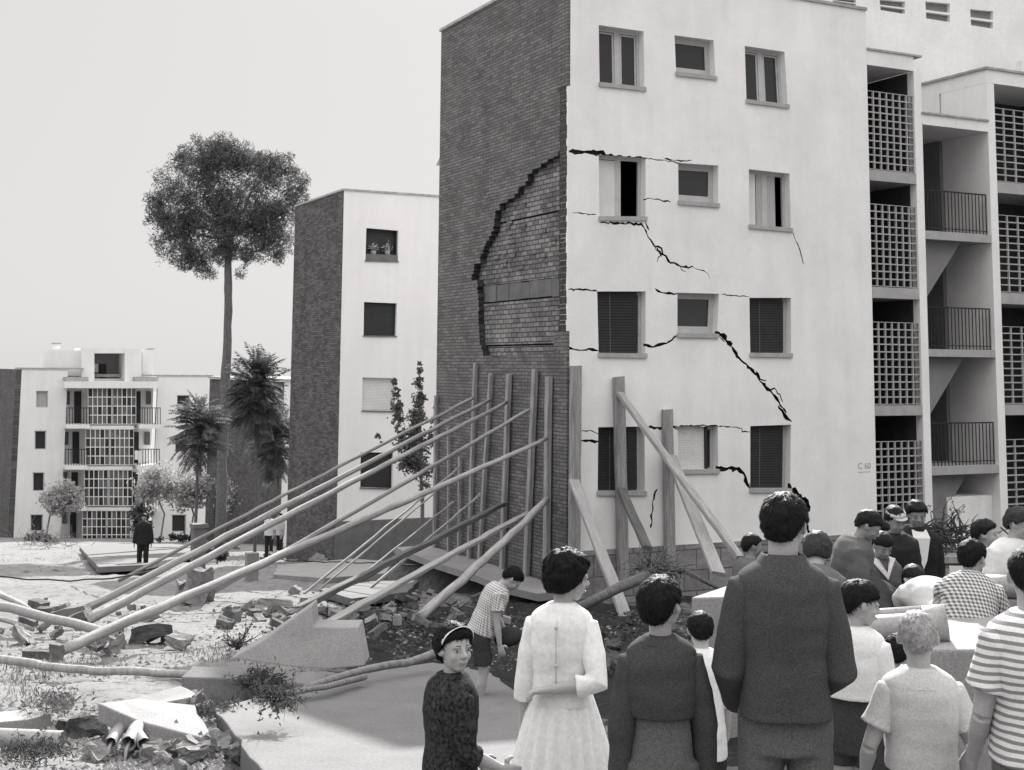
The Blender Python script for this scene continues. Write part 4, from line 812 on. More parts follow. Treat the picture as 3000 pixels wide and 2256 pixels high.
# ------------------------------------------------------------------ loose bricks and stones: one of each, then copies
def proto(name, size, mat, seed, rough): return block(name, (1000, 1350), None, size, (0, 0, 0), mat, None, None, None, seed, rough)
pb_ = [proto('loose_brick', (.29, .14, .09), 'brick_loose', 41, .012), proto('loose_brick', (.24, .15, .12), 'brick_loose', 42, .02), proto('loose_brick', (.18, .14, .10), 'brick_pale', 43, .02)]
ps_ = [proto('loose_stone', (.20, .17, .13), 'rock', 51, .05), proto('loose_stone', (.30, .22, .16), 'rock', 52, .06), proto('loose_stone', (.14, .12, .09), 'concrete_pale', 53, .04)]
pd_ = [proto('loose_stone', (.16, .13, .10), 'rock_dark', 54, .04), proto('loose_stone', (.22, .17, .12), 'dirt_dark', 55, .05)]
zones = [((760, 1335), 150, 26, 46, pb_, 'broken brick in the rubble at the feet of the raking poles', 'bricks in the rubble at the feet of the raking poles'), ((590, 1335), 75, 26, 26, pb_, 'broken brick in the heap left of the triangular slab', 'bricks in the heap left of the triangular slab'),
         ((930, 1320), 130, 40, 34, pb_, 'dark broken brick under the hanging pavement strip', 'bricks under the hanging pavement strip'), ((1300, 1385), 190, 55, 36, pd_, 'stone scattered in dark soil behind the girl in white', 'stones in the dark soil behind the girl in white'),
         ((370, 1620), 105, 40, 48, ps_, 'pale stone around the broken pipe ends', 'stones around the broken pipe ends'), ((430, 1590), 35, 60, 20, ps_, 'stone in the gutter along the largest slab', 'stones in the gutter along the largest slab'),
         ((600, 1200), 150, 12, 18, ps_, 'distant stone on the shaded ground behind the poles', 'stones on the shaded ground behind the poles'), ((230, 1345), 200, 60, 18, ps_, 'small stone on the pale dirt at the left', 'stones on the pale dirt at the left')]
first = set(); rs = random.Random(21)
for (cx, cy), sx, sy, n, kinds, lab, grp in zones:
    for i in range(n):
        k = rs.choice(kinds); p = G(rs.gauss(cx, sx*.55), max(1175, rs.gauss(cy, sy*.55)))
        o = k
        if k.name in first: o = k.copy(); COL.objects.link(o)
        first.add(k.name); s = rs.uniform(.55, 1.5)*(1.6 if cy < 1250 else .5 if cy > 1560 else .7); o.scale = (s, s, s)
        o.location = p+Vector((0, 0, .03+.04*s)); o.rotation_euler = (rs.uniform(-.5, .5), rs.uniform(-.5, .5), rs.uniform(0, 6.28)); tag(o, lab, 'brick' if kinds is pb_ else 'stone', grp)
# gravel nobody could count
m = MB(); rs = random.Random(31)
for i in range(7000):
    u = rs.random()
    if u < .35: p = G(rs.uniform(0, 480), rs.uniform(1560, 1720))
    elif u < .6: p = G(rs.gauss(760, 160), rs.gauss(1330, 35))
    elif u < .8: p = G(rs.uniform(850, 1500), rs.uniform(1320, 1450))
    else: p = G(rs.uniform(0, 700), rs.uniform(1300, 1560))
    s = rs.uniform(.012, .04); h = s*rs.uniform(.5, .9); a = rs.uniform(0, 6.28); q = [p+Vector((math.cos(a+k*1.57)*s*rs.uniform(.7, 1.2), math.sin(a+k*1.57)*s*rs.uniform(.7, 1.2), 0)) for k in range(4)]
    t = p+Vector((rs.uniform(-.3, .3)*s, rs.uniform(-.3, .3)*s, h)); m.add(q+[t], [(0, 1, 4), (1, 2, 4), (2, 3, 4), (3, 0, 4)], 1 if .35 <= u < .8 and rs.random() < .85 else 0)
m.build('gravel', [MAT['rock'], MAT['rock_dark']], None, tuple(G(400, 1600)), label='loose gravel strewn over the dirt and rubble', cat='gravel', kind='stuff')
# ================================================================== trees
def leaf_cloud(mb, blobs, n, size, asp, rs, d=None, shell=.55, mi=0, droop=0, thin=.15):
    wts = [r**2 for *_, r in blobs]
    for i in range(n):
        c, r = rs.choices(blobs, wts)[0]
        v = Vector((rs.gauss(0, 1), rs.gauss(0, 1), rs.gauss(0, 1))).normalized(); k = rs.random()**shell
        # clumps: push towards noisy sub-centres so that gaps open
        k *= rs.uniform(1.0, 1.35) if rs.random() < .12 else 1; p = c+Vector((v.x, v.y, v.z*.85))*r*k
        if mnoise.noise(p*(1.6/max(r, .3)))+.25*mnoise.noise(p*(5/max(r, .3))) < -thin: continue
        a = Vector((rs.gauss(0, 1), rs.gauss(0, 1), rs.gauss(-droop, 1))).normalized()*size*rs.uniform(.6, 1.3); b = a.orthogonal().normalized(); b = (b*math.cos(i)+a.normalized().cross(b)*math.sin(i))*size*asp
        mb.add([p-a, p-b, p+a, p+b], [(0, 1, 2, 3)], mi)
def tree(name, px, d, blobs, trunk, n, size, asp, leafm, label, barkm='bark', seed=0, tw=(.25, .15), branches=8, group=None, cat='tree', shell=.55):
    rs = random.Random(seed); base = gx(px, d); root = empty(name, tuple(base), label, cat, group); ORG[root.name] = base.copy()
    blobs = blobs+[(a[0]*u+b[0]*(1-u)+rs.uniform(-.35, .35)*min(a[2], b[2]), a[1]*u+b[1]*(1-u)+rs.uniform(-.35, .35)*min(a[2], b[2]), min(a[2], b[2])*rs.uniform(.5, .9)) for a, b in zip(blobs[:-1], blobs[1:]) for u in (.33, .66) if math.hypot(a[0]-b[0], a[1]-b[1]) < (a[2]+b[2])*1.6]
    B = [(at_d(x, y, d+rs.uniform(-.5, .5)*r/2884*d*1.2), r/2884*d) for x, y, r in blobs]
    T = [base+Vector((0, 0, -.3))]+[at_d(x, y, d) for x, y in trunk]; k = len(T)
    m = MB(); Q = []; W_ = []
    for i in range(k-1):
        for j in range(5): u = (i+j/5)/(k-1); Q.append(T[i].lerp(T[i+1], j/5)+Vector((rs.uniform(-1, 1), rs.uniform(-1, 1), 0))*tw[0]*.12); W_.append((tw[0]+(tw[1]-tw[0])*u)*rs.uniform(.92, 1.1))
    Q.append(T[-1]); W_.append(tw[1]*.8); m.tube(Q, W_, 10)
    m.build('trunk', MAT[barkm], root, None, True)
    cs = sorted(range(len(B)), key=lambda i: -B[i][1])[:branches]
    if branches:
        m = MB()
        for i in cs:
            c = B[i][0]; s = T[-1].lerp(T[-2], rs.uniform(0, .25)); md = s.lerp(c, .5)+Vector((0, 0, -.1*(c-s).length*.5)); m.tube([s, md, c], [tw[1]*.55, tw[1]*.35, tw[1]*.12], 6)
        m.build('limbs', MAT[barkm], root, None, True)
    m = MB(); leaf_cloud(m, B, n, size, asp, rs, shell=shell); m.build('crown', MAT[leafm], root)
    return root
tree('pine_tree', 478, 60, [(480, 312, 36), (520, 335, 40), (545, 352, 36), (600, 352, 30), (640, 385, 28), (390, 355, 34), (400, 330, 22), (470, 380, 50), (430, 345, 52), (470, 325, 38), (505, 345, 40), (560, 372, 52), (610, 385, 44), (380, 395, 52), (345, 438, 34), (440, 420, 60), (520, 420, 55), (590, 445, 52), (640, 425, 30), (365, 490, 42), (420, 505, 46), (342, 520, 24), (480, 490, 30), (565, 500, 42), (612, 500, 34), (430, 560, 34), (395, 565, 26), (535, 548, 22), (520, 590, 16), (455, 590, 18), (400, 470, 50), (460, 470, 55), (520, 480, 50), (575, 470, 48), (620, 460, 38), (350, 470, 42), (335, 430, 26), (492, 500, 42), (470, 545, 32), (515, 540, 30), (440, 585, 22), (430, 540, 42), (370, 540, 38), (480, 552, 30), (560, 535, 42), (605, 530, 36), (600, 560, 18), (660, 440, 14), (655, 395, 16), (330, 470, 16), (620, 340, 18), (425, 300, 16)],
     [(480, 1000), (488, 800), (494, 640), (492, 560), (500, 500)], 70000, .125, .15, 'needles', 'tall umbrella pine towering over the middle of the settlement', 'bark', 1, (.25, .14), 12, cat='pine tree', shell=.42)
for i, (px, x0, y0, x1, y1) in enumerate(((480, 490, 660, 502, 640), (480, 484, 700, 474, 690), (480, 492, 605, 505, 598))): pass
def frond_tree(px, d, cx, cy, rad, nf, leafm, label, seed, trunk, ry=1.0, group=None, tw=(.07, .04)):
    rs = random.Random(seed); base = gx(px, d); root = empty('feather_leaf_tree', tuple(base), label, 'tree', group); ORG[root.name] = base.copy()
    T = [base+Vector((0, 0, -.2))]+[at_d(x, y, d) for x, y in trunk]; m = MB(); m.tube(T, [tw[0]+(tw[1]-tw[0])*i/(len(T)-1) for i in range(len(T))], 8); m.build('trunk', MAT['bark'], root, None, True)
    c = at_d(cx, cy, d); R_ = rad/2884*d; m = MB(); mt = MB()
    for i in range(nf):
        az = rs.uniform(0, 6.283); v_ = Vector((rs.gauss(0, 1), rs.gauss(0, 1), rs.gauss(.15, 1))).normalized(); h = v_.z*.6*ry; k_ = rs.uniform(.1, .55); s = c+Vector((v_.x*R_*k_, v_.y*R_*k_, v_.z*ry*R_*(k_+.25))); dr = (Vector((v_.x, v_.y, v_.z*.7+.25))+Vector((rs.gauss(0, .3), rs.gauss(0, .3), rs.gauss(0, .25)))).normalized()
        L = R_*rs.uniform(.4, .75); p = s; k = 12; prev = None; mt.tube([c+Vector((0, 0, h*R_*.7-.1)), s], .02, 4)
        for j in range(k):
            dr = (dr+Vector((0, 0, -.085))).normalized(); q = p+dr*L/k; sd = dr.cross(Vector((0, 0, 1))); sd = sd.normalized() if sd.length > .1 else Vector((1, 0, 0)); ll = L*.30*math.sin(math.pi*(j+1.3)/(k+1.6))+.02
            for sg in (-1, 1):
                e = q+sd*sg*ll+dr*ll*.35+Vector((0, 0, -ll*rs.uniform(.25, .6))); w_ = dr*L/k*.42; m.add([q, q.lerp(e, .4)+w_, e, q.lerp(e, .4)-w_], [(0, 1, 2, 3)])
            p = q
    m.build('crown', MAT[leafm], root); mt.build('stalks', MAT['bark'], root)
FGp = 'feathery young trees before the distant block'
frond_tree(423, 50, 430, 935, 66, 300, 'leaf', 'feathery young tree with pale topped crown left of the pine trunk', 2, [(424, 1090), (427, 1010), (430, 890)], 1.2, FGp)
frond_tree(553, 55, 553, 852, 74, 380, 'leaf_dark', 'taller dark feathery tree right of the pine trunk', 3, [(553, 1050), (552, 950), (555, 800)], 1.25, FGp)
frond_tree(606, 57, 592, 960, 66, 300, 'leaf', 'lower drooping feathery tree beside the dark brick end of the middle block', 4, [(604, 1080), (598, 1000), (594, 930)], 1.15, FGp)
frond_tree(470, 62, 470, 960, 34, 60, 'leaf_dark', 'small dark feathery tree directly behind the pine trunk', 5, [(470, 1050), (470, 960)], 1.2, FGp)
tree('poplar_tree', 912, 41, [(853, 822, 8), (854, 845, 12), (856, 875, 16), (860, 905, 20), (815, 940, 7), (828, 950, 9), (906, 785, 6), (915, 1050, 14), (905, 800, 9), (904, 825, 14), (905, 860, 19), (902, 900, 24), (890, 940, 30), (905, 975, 30), (880, 1000, 30), (915, 1020, 26), (868, 960, 20), (860, 925, 12), (938, 905, 14), (936, 950, 18), (942, 880, 8)], [(912, 1080), (908, 1000), (905, 860)], 9500, .06, .6, 'leaf', 'slender poplar with pointed top between the middle block and the brick end wall', 'bark', 6, (.07, .04), 5, cat='tree', shell=.95)
PGp = 'small pale trees before the distant block'
for i, (px, d, bl, lab) in enumerate([(100, 80, [(130, 1075, 26), (150, 1068, 20), (112, 1080, 18), (160, 1090, 14), (140, 1050, 14), (125, 1100, 12)], 'leaning pale sapling at the left before the distant block'),
      (347, 80, [(325, 1040, 24), (350, 1030, 26), (330, 1075, 24), (312, 1060, 18), (365, 1055, 18)], 'pale tree between the glazed tower and the thin trunked feathery tree'),
      (410, 80, [(400, 1050, 24), (425, 1070, 22), (390, 1080, 20), (440, 1045, 16)], 'pale tree just left of the pine trunk foot'),
      (515, 78, [(510, 1075, 26), (530, 1055, 20), (495, 1055, 18), (520, 1100, 16)], 'pale round tree right of the pine trunk foot'), (570, 76, [(565, 1075, 26), (590, 1065, 22), (605, 1090, 22), (548, 1085, 18)], 'wide pale tree before the dark brick end behind the poles')]):
    tree('small_tree', px, d, [(q[0], q[1], q[2]*1.6) for q in bl], [(px+8, 1110), (bl[0][0], bl[0][1])], 6000, .10, .6, 'leaf_pale', lab, 'bark_pale', 20+i, (.06, .04), 3, PGp)
tree('dark_shrub', 303, 72, [(300, 1095, 18), (312, 1110, 20), (290, 1112, 16), (300, 1135, 22), (318, 1135, 14)], [(303, 1140), (302, 1110)], 1300, .12, .5, 'leaf_dark', 'dark shrub behind the man in the dark suit', 'bark', 31, (.05, .04), 2, None, 'shrub')
tree('low_shrub', 80, 76, [(80, 1158, 16), (100, 1162, 12), (62, 1164, 12), (118, 1165, 9)], [(80, 1165), (80, 1160)], 900, .11, .5, 'leaf_dark', 'low dark shrub under the lowest left window of the distant block', 'bark', 32, (.04, .03), 0, None, 'shrub')
tree('low_shrub', 395, 74, [(370, 1160, 10), (395, 1160, 12), (415, 1163, 9), (345, 1165, 8)], [(395, 1168), (395, 1162)], 700, .11, .5, 'leaf_dark', 'low shrub under the lowest right window of the distant block', 'bark', 33, (.04, .03), 0, None, 'shrub')
tree('low_shrub', 470, 44, [(455, 1195, 12), (480, 1200, 12), (440, 1205, 8)], [(470, 1205), (470, 1198)], 700, .09, .5, 'leaf_dark', 'dark low shrub behind the white gate post', 'bark', 34, (.03, .02), 0, None, 'shrub')
# tufts of grass far left in the open ground (uncountable)
m = MB(); rs = random.Random(77)
for i in range(3800):
    p = G(rs.uniform(0, 620), rs.choice((rs.uniform(1182, 1235), rs.uniform(1380, 1520))));
    if mnoise.noise(p*.55) < .05: continue
    h = rs.uniform(.04, .13); a = rs.uniform(0, 6.28); t = p+Vector((math.cos(a)*h*.6, math.sin(a)*h*.6, h)); b = Vector((math.sin(a), -math.cos(a), 0))*.008; m.add([p-b, p+b, t], [(0, 1, 2)])
m.build('grass', MAT['grass_blade'], None, tuple(G(300, 1200)), label='sparse dry grass tufts on the pale dirt', cat='grass', kind='stuff')
# ================================================================== people
def cloth(name, g, scale=90, var=.18, rough=.95, pattern=None, spec=.1):
    b = NB(name); n1 = b.noise(3.0, 4, .6); n2 = b.noise(scale, 3, .7)
    c = b.ramp(n1, [(.3, g*.96), (.7, g*1.03)]) if pattern is None else None
    if pattern:
        sp = b.n('ShaderNodeSeparateXYZ'); b.l(b.tc.outputs['Object'], sp.inputs[0])
        if pattern[0] == 'stripe':
            _, per, duty, g2 = pattern; nz = b.noise(4, 2, .5); z = b.math('ADD', sp.outputs[2], b.math('MULTIPLY', nz, .03)); f = b.math('FRACT', b.math('DIVIDE', z, per)); c = b.mix(b.ramp(f, [(duty-.04, (0, 0, 0, 1)), (duty+.04, (1, 1, 1, 1))]), g, g2)
        elif pattern[0] == 'check':
            _, per, g2 = pattern; fx = b.math('SINE', b.math('MULTIPLY', b.math('ADD', sp.outputs[0], b.math('MULTIPLY', sp.outputs[1], .7)), 6.283/per)); fz = b.math('SINE', b.math('MULTIPLY', b.math('ADD', sp.outputs[2], b.math('MULTIPLY', sp.outputs[1], .5)), 6.283/per))
            f = b.math('ADD', b.math('MULTIPLY', fx, .25), b.math('MULTIPLY_ADD', fz, .25, .5)); c = b.ramp(f, [(.25, g), (.5, (g+g2)/2), (.75, g2)])
    c = b.mix(1.0, c, b.ramp(n2, [(.3, 1-var*1.6), (.7, 1+var*1.6)]), 'MULTIPLY'); n3 = b.noise(11, 4, .6)
    h = b.math('ADD', b.math('MULTIPLY', n2, .25), b.math('MULTIPLY', n3, .75)); MAT[name] = b.done(c, rough, b.bump(h, .22, .012), spec); return MAT[name]
cloth('suit', .055, 160, .25); cloth('suit_dark', .022, 160); cloth('trousers_grey', .095, 140, .25); cloth('jumper', .050, 120, .2); cloth('cardigan', .026, 60, .7); cloth('white_dress', .66, 50, .07); cloth('white_shirt', .60, 80, .08)
cloth('pale_shirt', .42, 120, .12); cloth('grey_shirt', .10, 120); cloth('mid_shirt', .11, 120); cloth('dark_cloth', .030, 120); cloth('shorts_dark', .04, 120, .25); cloth('shorts_grey', .11, 130, .25); cloth('stripes', .62, 120, .06, pattern=('stripe', .0285, .55, .20))
cloth('plaid', .50, 120, .1, pattern=('check', .028, .10)); cloth('knit_check', .55, 90, .1, pattern=('check', .022, .20)); cloth('vest', .10, 90, .2); cloth('shoe', .03, 60, .1, .5); cloth('band', .62, 60, .05)
def skinmat(name, g):
    b = NB(name); n1 = b.noise(9, 4, .6); n2 = b.noise(120, 3, .6); c = b.mix(1.0, b.ramp(n1, [(.3, g*.88), (.7, g*1.06)]), b.ramp(n2, [(.3, .88), (.7, 1.1)]), 'MULTIPLY')
    b.p.inputs['Subsurface Weight'].default_value = .08; b.p.inputs['Subsurface Radius'].default_value = (.01, .01, .01); MAT[name] = b.done(c, .55, b.bump(n2, .12, .004), .3)
skinmat('skin', .34); skinmat('skin_dark', .24)
def hairmat(name, g):
    b = NB(name); n1 = b.noise(60, 3, .7); MAT[name] = b.done(b.ramp(n1, [(.3, g*.6), (.7, g*1.5)]), .6, b.bump(n1, .4, .006), .12)
hairmat('hair_black', .008); hairmat('hair_brown', .03); hairmat('hair_fair', .27)
m_ = NB('eye_white'); m_.done(.45, .3, None, .5); MAT['eye_white'] = m_.m; m_ = NB('eye_dark'); m_.done(.02, .2, None, .5); MAT['eye_dark'] = m_.m; m_ = NB('lip'); m_.done(.17, .5, None, .3); MAT['lip'] = m_.m
def remesh(mb, name, voxel, smooth=4, wr=0, wscale=(9, 9, 16), seed=0):
    me = mb.mesh(name); o = bpy.data.objects.new('tmp', me); COL.objects.link(o)
    r = o.modifiers.new('r', 'REMESH'); r.mode = 'VOXEL'; r.voxel_size = voxel; r.adaptivity = 0; r.use_smooth_shade = True
    s = o.modifiers.new('s', 'SMOOTH'); s.iterations = smooth; s.factor = .5
    out = evaluated(o); bpy.data.objects.remove(o); bpy.data.meshes.remove(me); out.name = name
    if wr:
        n = len(out.vertices); co = np.empty(n*3); no = np.empty(n*3); out.vertices.foreach_get('co', co); out.vertex_normals.foreach_get('vector', no); co = co.reshape(-1, 3); no = no.reshape(-1, 3)
        d = np.array([mnoise.noise((x*wscale[0]+seed, y*wscale[1], z*wscale[2]))+.5*mnoise.noise((x*wscale[0]*2.3, y*wscale[1]*2.3+seed, z*wscale[2]*2.1)) for x, y, z in co]); co += no*(d*wr)[:, None]; out.vertices.foreach_set('co', co.ravel())
    out.polygons.foreach_set('use_smooth', [True]*len(out.polygons)); out.update(); return out
def rx(a): return Matrix.Rotation(R(a), 3, 'X')
def ry(a): return Matrix.Rotation(R(a), 3, 'Y')
def rzm(a): return Matrix.Rotation(R(a), 3, 'Z')
def oval(c, r, f, a, b, n=20, p=2.4):
    out = []
    for i in range(n):
        t = 2*math.pi*i/n; ct, st = math.cos(t), math.sin(t); out.append(c+r*(a*math.copysign(abs(ct)**(2/p), ct))+f*(b*math.copysign(abs(st)**(2/p), st)))
    return out
def sstep(a, b, x): t = max(0, min(1, (x-a)/(b-a))); return t*t*(3-2*t)
def person(label, x, d, ytop, yaw, c=0., top=None, bottom=None, hair='short', hairm='hair_black', lean=0, side=0, head=(0, 0, 0), arms=None, legs=None, near=True, face=False, skin='skin', build=1.0, group=None, extra=None, H=None, shoes='shoe', lift=0, shirt=None, hvol=1.0):
    """top = (material, name, hem, sleeve, ease) ; bottom = (kind, material, hem)"""
    H = H or (1.65+(1104.6-ytop)*d/2884); L = lambda a, b: (a+(b-a)*c)*H
    org = gx(x, d)+Vector((0, 0, lift)); vx = .0055 if near else .011; cx_ = .008 if near else .013
    hipz, nkz, shz, hh = L(.52, .475), L(.851, .822), L(.795, .758), L(.125, .160)
    sw, ua, fa, hl, hw = L(.095, .092)*build, L(.172, .165), L(.148, .14), L(.105, .10), L(.052, .052)
    TM = rx(-lean) @ ry(side); U = TM@Vector((0, 0, 1)); Fv = TM@Vector((0, 1, 0)); Rv = TM@Vector((1, 0, 0))
    Pv = Vector((0, 0, hipz)); 
    legs = legs or {}; crouch = legs.get('drop', 0)*H; Pv.z -= crouch; Pv.y += legs.get('shift', 0)*H
    N = Pv+U*(nkz-hipz); S = {s: Pv+U*(shz-hipz)+Rv*(sw*s)+Fv*(-.01*H) for s in (-1, 1)}
    HM = TM@rzm(-head[0])@rx(head[1])@ry(head[2]) if True else TM
    if lean: HM = rzm(-head[0])@rx(head[1]-lean*.45)@ry(head[2])
    Hd = HM@Vector((0, 0, 1)); a = hh/2; HC = N+Hd*(H-nkz-a)+(HM@Vector((0, .16, 0)))*a
    hp = lambda px, py, pz: HC+HM@(Vector((px, py, pz))*a)
    arms = arms or {}; E, Wr, HD = {}, {}, {}
    for s, k in ((-1, 'L'), (1, 'R')):
        e, w = arms.get(k, ((.12, -.05, -1), (.0, .22, -1)))[:2]; e = Vector((e[0]*s, e[1], e[2])).normalized(); w = Vector((w[0]*s, w[1], w[2])).normalized()
        E[s] = S[s]+e*ua; Wr[s] = E[s]+w*fa; hd = arms.get(k)[2] if k in arms and len(arms[k]) > 2 else None
        HD[s] = Vector((hd[0]*s, hd[1], hd[2])).normalized() if hd else (w+Vector((0, .12, 0))).normalized()
    K, A = {}, {}
    for s, k in ((-1, 'L'), (1, 'R')):
        h = Pv+Vector((hw*s, 0, -.01*H)); kn, an = legs.get(k, ((0.03, .02, -1), (0, -.03, -1))); tl = hipz*.475; cl = hipz*.46
        K[s] = h+Vector((kn[0]*s, kn[1], kn[2])).normalized()*tl; A[s] = K[s]+Vector((an[0]*s, an[1], an[2])).normalized()*cl
    # ---- body: one continuous surface
    m = MB(); n_ = 14
    m.ell(hp(0, -.10, .20), .72*a, .88*a, .80*a, n_, 10, HM); m.ell(hp(0, .20, -.25), .57*a, .60*a, .72*a, n_, 10, HM); m.ell(hp(0, .40, -.74), .30*a, .30*a, .24*a, n_, 8, HM); m.ell(hp(0, .0, -.45), .54*a, .5*a, .4*a, n_, 8, HM)
    m.tube([hp(0, .76, .12), hp(0, .86, -.06), hp(0, .97, -.22), hp(0, .84, -.30)], [.075*a, .09*a, .125*a, .08*a], 8)
    for s in (-1, 1):
        m.ell(hp(.27*s, .68, .17), .24*a, .12*a, .08*a, 10, 6, HM); m.ell(hp(.33*s, .50, -.25), .22*a, .24*a, .24*a, 10, 8, HM); m.ell(hp(.10*s, .84, -.26), .08*a, .09*a, .07*a, 8, 6, HM)
        Em = HM@rzm(28*s); m.ell(hp(.74*s, -.06, -.02), .07*a, .19*a, .27*a, 10, 8, Em); m.ell(hp(.70*s, .02, -.12), .1*a, .12*a, .18*a, 8, 6, HM)
    m.ell(hp(0, .76, -.50), .20*a, .10*a, .055*a, 10, 6, HM); m.ell(hp(0, .74, -.585), .17*a, .10*a, .06*a, 10, 6, HM)
    nr = L(.034, .036)*(.9 if face else 1); m.tube([N-U*.06*H, N, HC+HM@Vector((0, -.16*a, -.25*a))], [nr*1.5, nr, nr*.98], 12)
    rr = []
    for t, w, dpt in ((-.03, .085, .062), (.03, .085, .065), (.35, .072, .055), (.7, .092, .066), (.86, .086, .056), (.95, .062, .048), (1.03, .04, .036)): rr.append(oval(Pv+U*(nkz-hipz)*t, Rv, Fv, w*H*build, dpt*H*build, 16))
    m.loft(rr)
    ar = L(.027, .026)*build
    for s in (-1, 1):
        m.tube([S[s]-Rv*s*.03*H, S[s], S[s].lerp(E[s], .5), E[s]], [ar*1.15, ar*1.25, ar*1.12, ar*.88], 10); m.tube([E[s], E[s].lerp(Wr[s], .3), Wr[s]], [ar*.88, ar*.95, ar*.62], 10)
        m.tube([Pv+Vector((hw*s, 0, 0)), Pv.lerp(K[s], .5)+Vector((hw*s*.4, 0, 0)), K[s]], [.052*H, .045*H, .032*H], 12); m.tube([K[s], K[s].lerp(A[s], .3)+Vector((0, -.008*H, 0)), K[s].lerp(A[s], .8), A[s]], [.031*H, .033*H, .020*H, .021*H], 12)
        # hand: palm, four unequal curled fingers, a thumb leaving the side of the palm
        hd = HD[s]; inn = Vector((-s, 0, 0)); inn = (inn-hd*inn.dot(hd)); inn = inn.normalized() if inn.length > .2 else Vector((0, 0, -1)); fw = hd.cross(inn)*(-s) ; fw = fw if fw.y > -.2 else -fw
        pl = hl*.50; W0 = Wr[s]; pr = []
        for t, wd, th in ((-.15, .20, .15), (.2, .30, .155), (.7, .38, .14), (1.0, .37, .115)): pr.append(oval(W0+hd*pl*t, fw, inn, wd*hl*.58, th*hl*.75, 12, 2.6))
        m.loft(pr)
        curl = arms.get('curl', 32)
        for q, (o, ln) in enumerate(((.30, .44), (.10, .50), (-.10, .46), (-.28, .36))):
            b0 = W0+hd*pl*.92+fw*o*hl*.58; dr = hd.copy(); P_ = [b0]; cu = curl*(.8+.16*q)
            for sg in range(3):
                ax = hd.cross(inn).normalized(); dr = (Matrix.Rotation(R(cu*(.5+.35*sg)), 3, ax)@dr) if sg or True else dr; P_.append(P_[-1]+dr*hl*ln*(.42, .33, .27)[sg])
            rf_ = max(.075*hl, vx*1.15); m.tube(P_, [rf_, rf_*.97, rf_*.9, rf_*.72], 8)
        b0 = W0+hd*pl*.28+fw*.24*hl; m.tube([b0, b0+(hd*.6+fw*.75+inn*.2).normalized()*hl*.2, b0+(hd*.6+fw*.75+inn*.2).normalized()*hl*.2+(hd+fw*.25+inn*.45).normalized()*hl*.2], [max(.1*hl, vx*1.2), max(.085*hl, vx*1.15), .06*hl], 8)
        m.tube([A[s]+Vector((0, -.015*H, -.02*H)), A[s]+Vector((0, .04*H, -.028*H)), A[s]+Vector((0, .09*H, -.033*H))], [.02*H, .024*H, .016*H], 8)
    me = remesh(m, 'person', vx, 3); me.materials.append(MAT[skin]); root = bpy.data.objects.new('person', me); COL.objects.link(root)
    tag(root, label, 'person', group); ORG[root.name] = Vector((0, 0, 0))
    def part(name, mesh_or_mb, mat, smooth=True):
        me = mesh_or_mb if not isinstance(mesh_or_mb, MB) else mesh_or_mb.mesh(name, smooth=smooth)
        me.materials.append(MAT[mat]); o = bpy.data.objects.new(name, me); COL.objects.link(o); o.parent = root; return o
    # ---- trousers, shorts, skirt
    if bottom:
        kind, bm_, hem = bottom[:3]; m = MB()
        if kind in ('trousers', 'shorts'):
            ez = 1.16 if kind == 'trousers' else 1.25; wz = bottom[3] if len(bottom) > 3 else .10
            rr = []
            for t, w, dp in ((-.07, .098, .076), (.0, .100, .080), (.06, .094, .074), (wz, .086, .068)): rr.append(oval(Pv+U*t*H*(1 if t > 0 else 1), Rv, Fv, w*H*build, dp*H*build, 20))
            m.loft(rr)
            for s in (-1, 1):
                h0 = Pv+Vector((hw*s*.95, -.004*H, .02*H)); k_, a_ = K[s], A[s]
                if kind == 'trousers': m.tube([h0, h0.lerp(k_, .5), k_, k_.lerp(a_, .5), a_+Vector((0, -.012*H, .0))], [.060*H*build, .054*H*build, .047*H*build, .043*H, .043*H], 16)
                else:
                    e_ = h0.lerp(k_, hem); m.tube([h0, h0.lerp(e_, .5), e_], [.060*H*build, .060*H*build, .062*H*build], 16)
            part('trousers' if kind == 'trousers' else 'shorts', remesh(m, kind, cx_, 5, .004 if near else .006, (7, 7, 11), x), bm_)
        elif kind == 'skirt':
            rings = []; n = 152; zt = Pv.z+.10*H; zb = hem*H; K_ = 16
            for j in range(K_+1):
                t = j/K_; z = zt+(zb-zt)*t; w = (.083+.075*t**.8)*H; dp = (.068+.065*t**.8)*H; rg = []
                for i in range(n):
                    ph = 2*math.pi*i/n; pleat = 1+.085*t**.7*(abs(((i*19/n) % 1)*2-1)*2-1)+.03*t*math.sin(3*ph+1); rg.append(Vector((math.cos(ph)*w*pleat, math.sin(ph)*dp*pleat, z+.004*math.sin(5*ph)*t)))
                rings.append(rg)
            inner = [[Vector((p.x*.96, p.y*.96, p.z+.004)) for p in r] for r in reversed(rings)]
            m.loft(rings+inner, False); part('skirt', m, bm_)
    for s in (-1, 1):
        m = MB(); f0 = A[s]; m.tube([f0+Vector((0, -.034*H, -.018*H)), f0+Vector((0, -.01*H, -.012*H)), f0+Vector((0, .04*H, -.022*H)), f0+Vector((0, .085*H, -.03*H)), f0+Vector((0, .105*H, -.034*H))], [.02*H, .028*H, .027*H, .025*H, .012*H], 12)
        part('shoe', m, shoes)
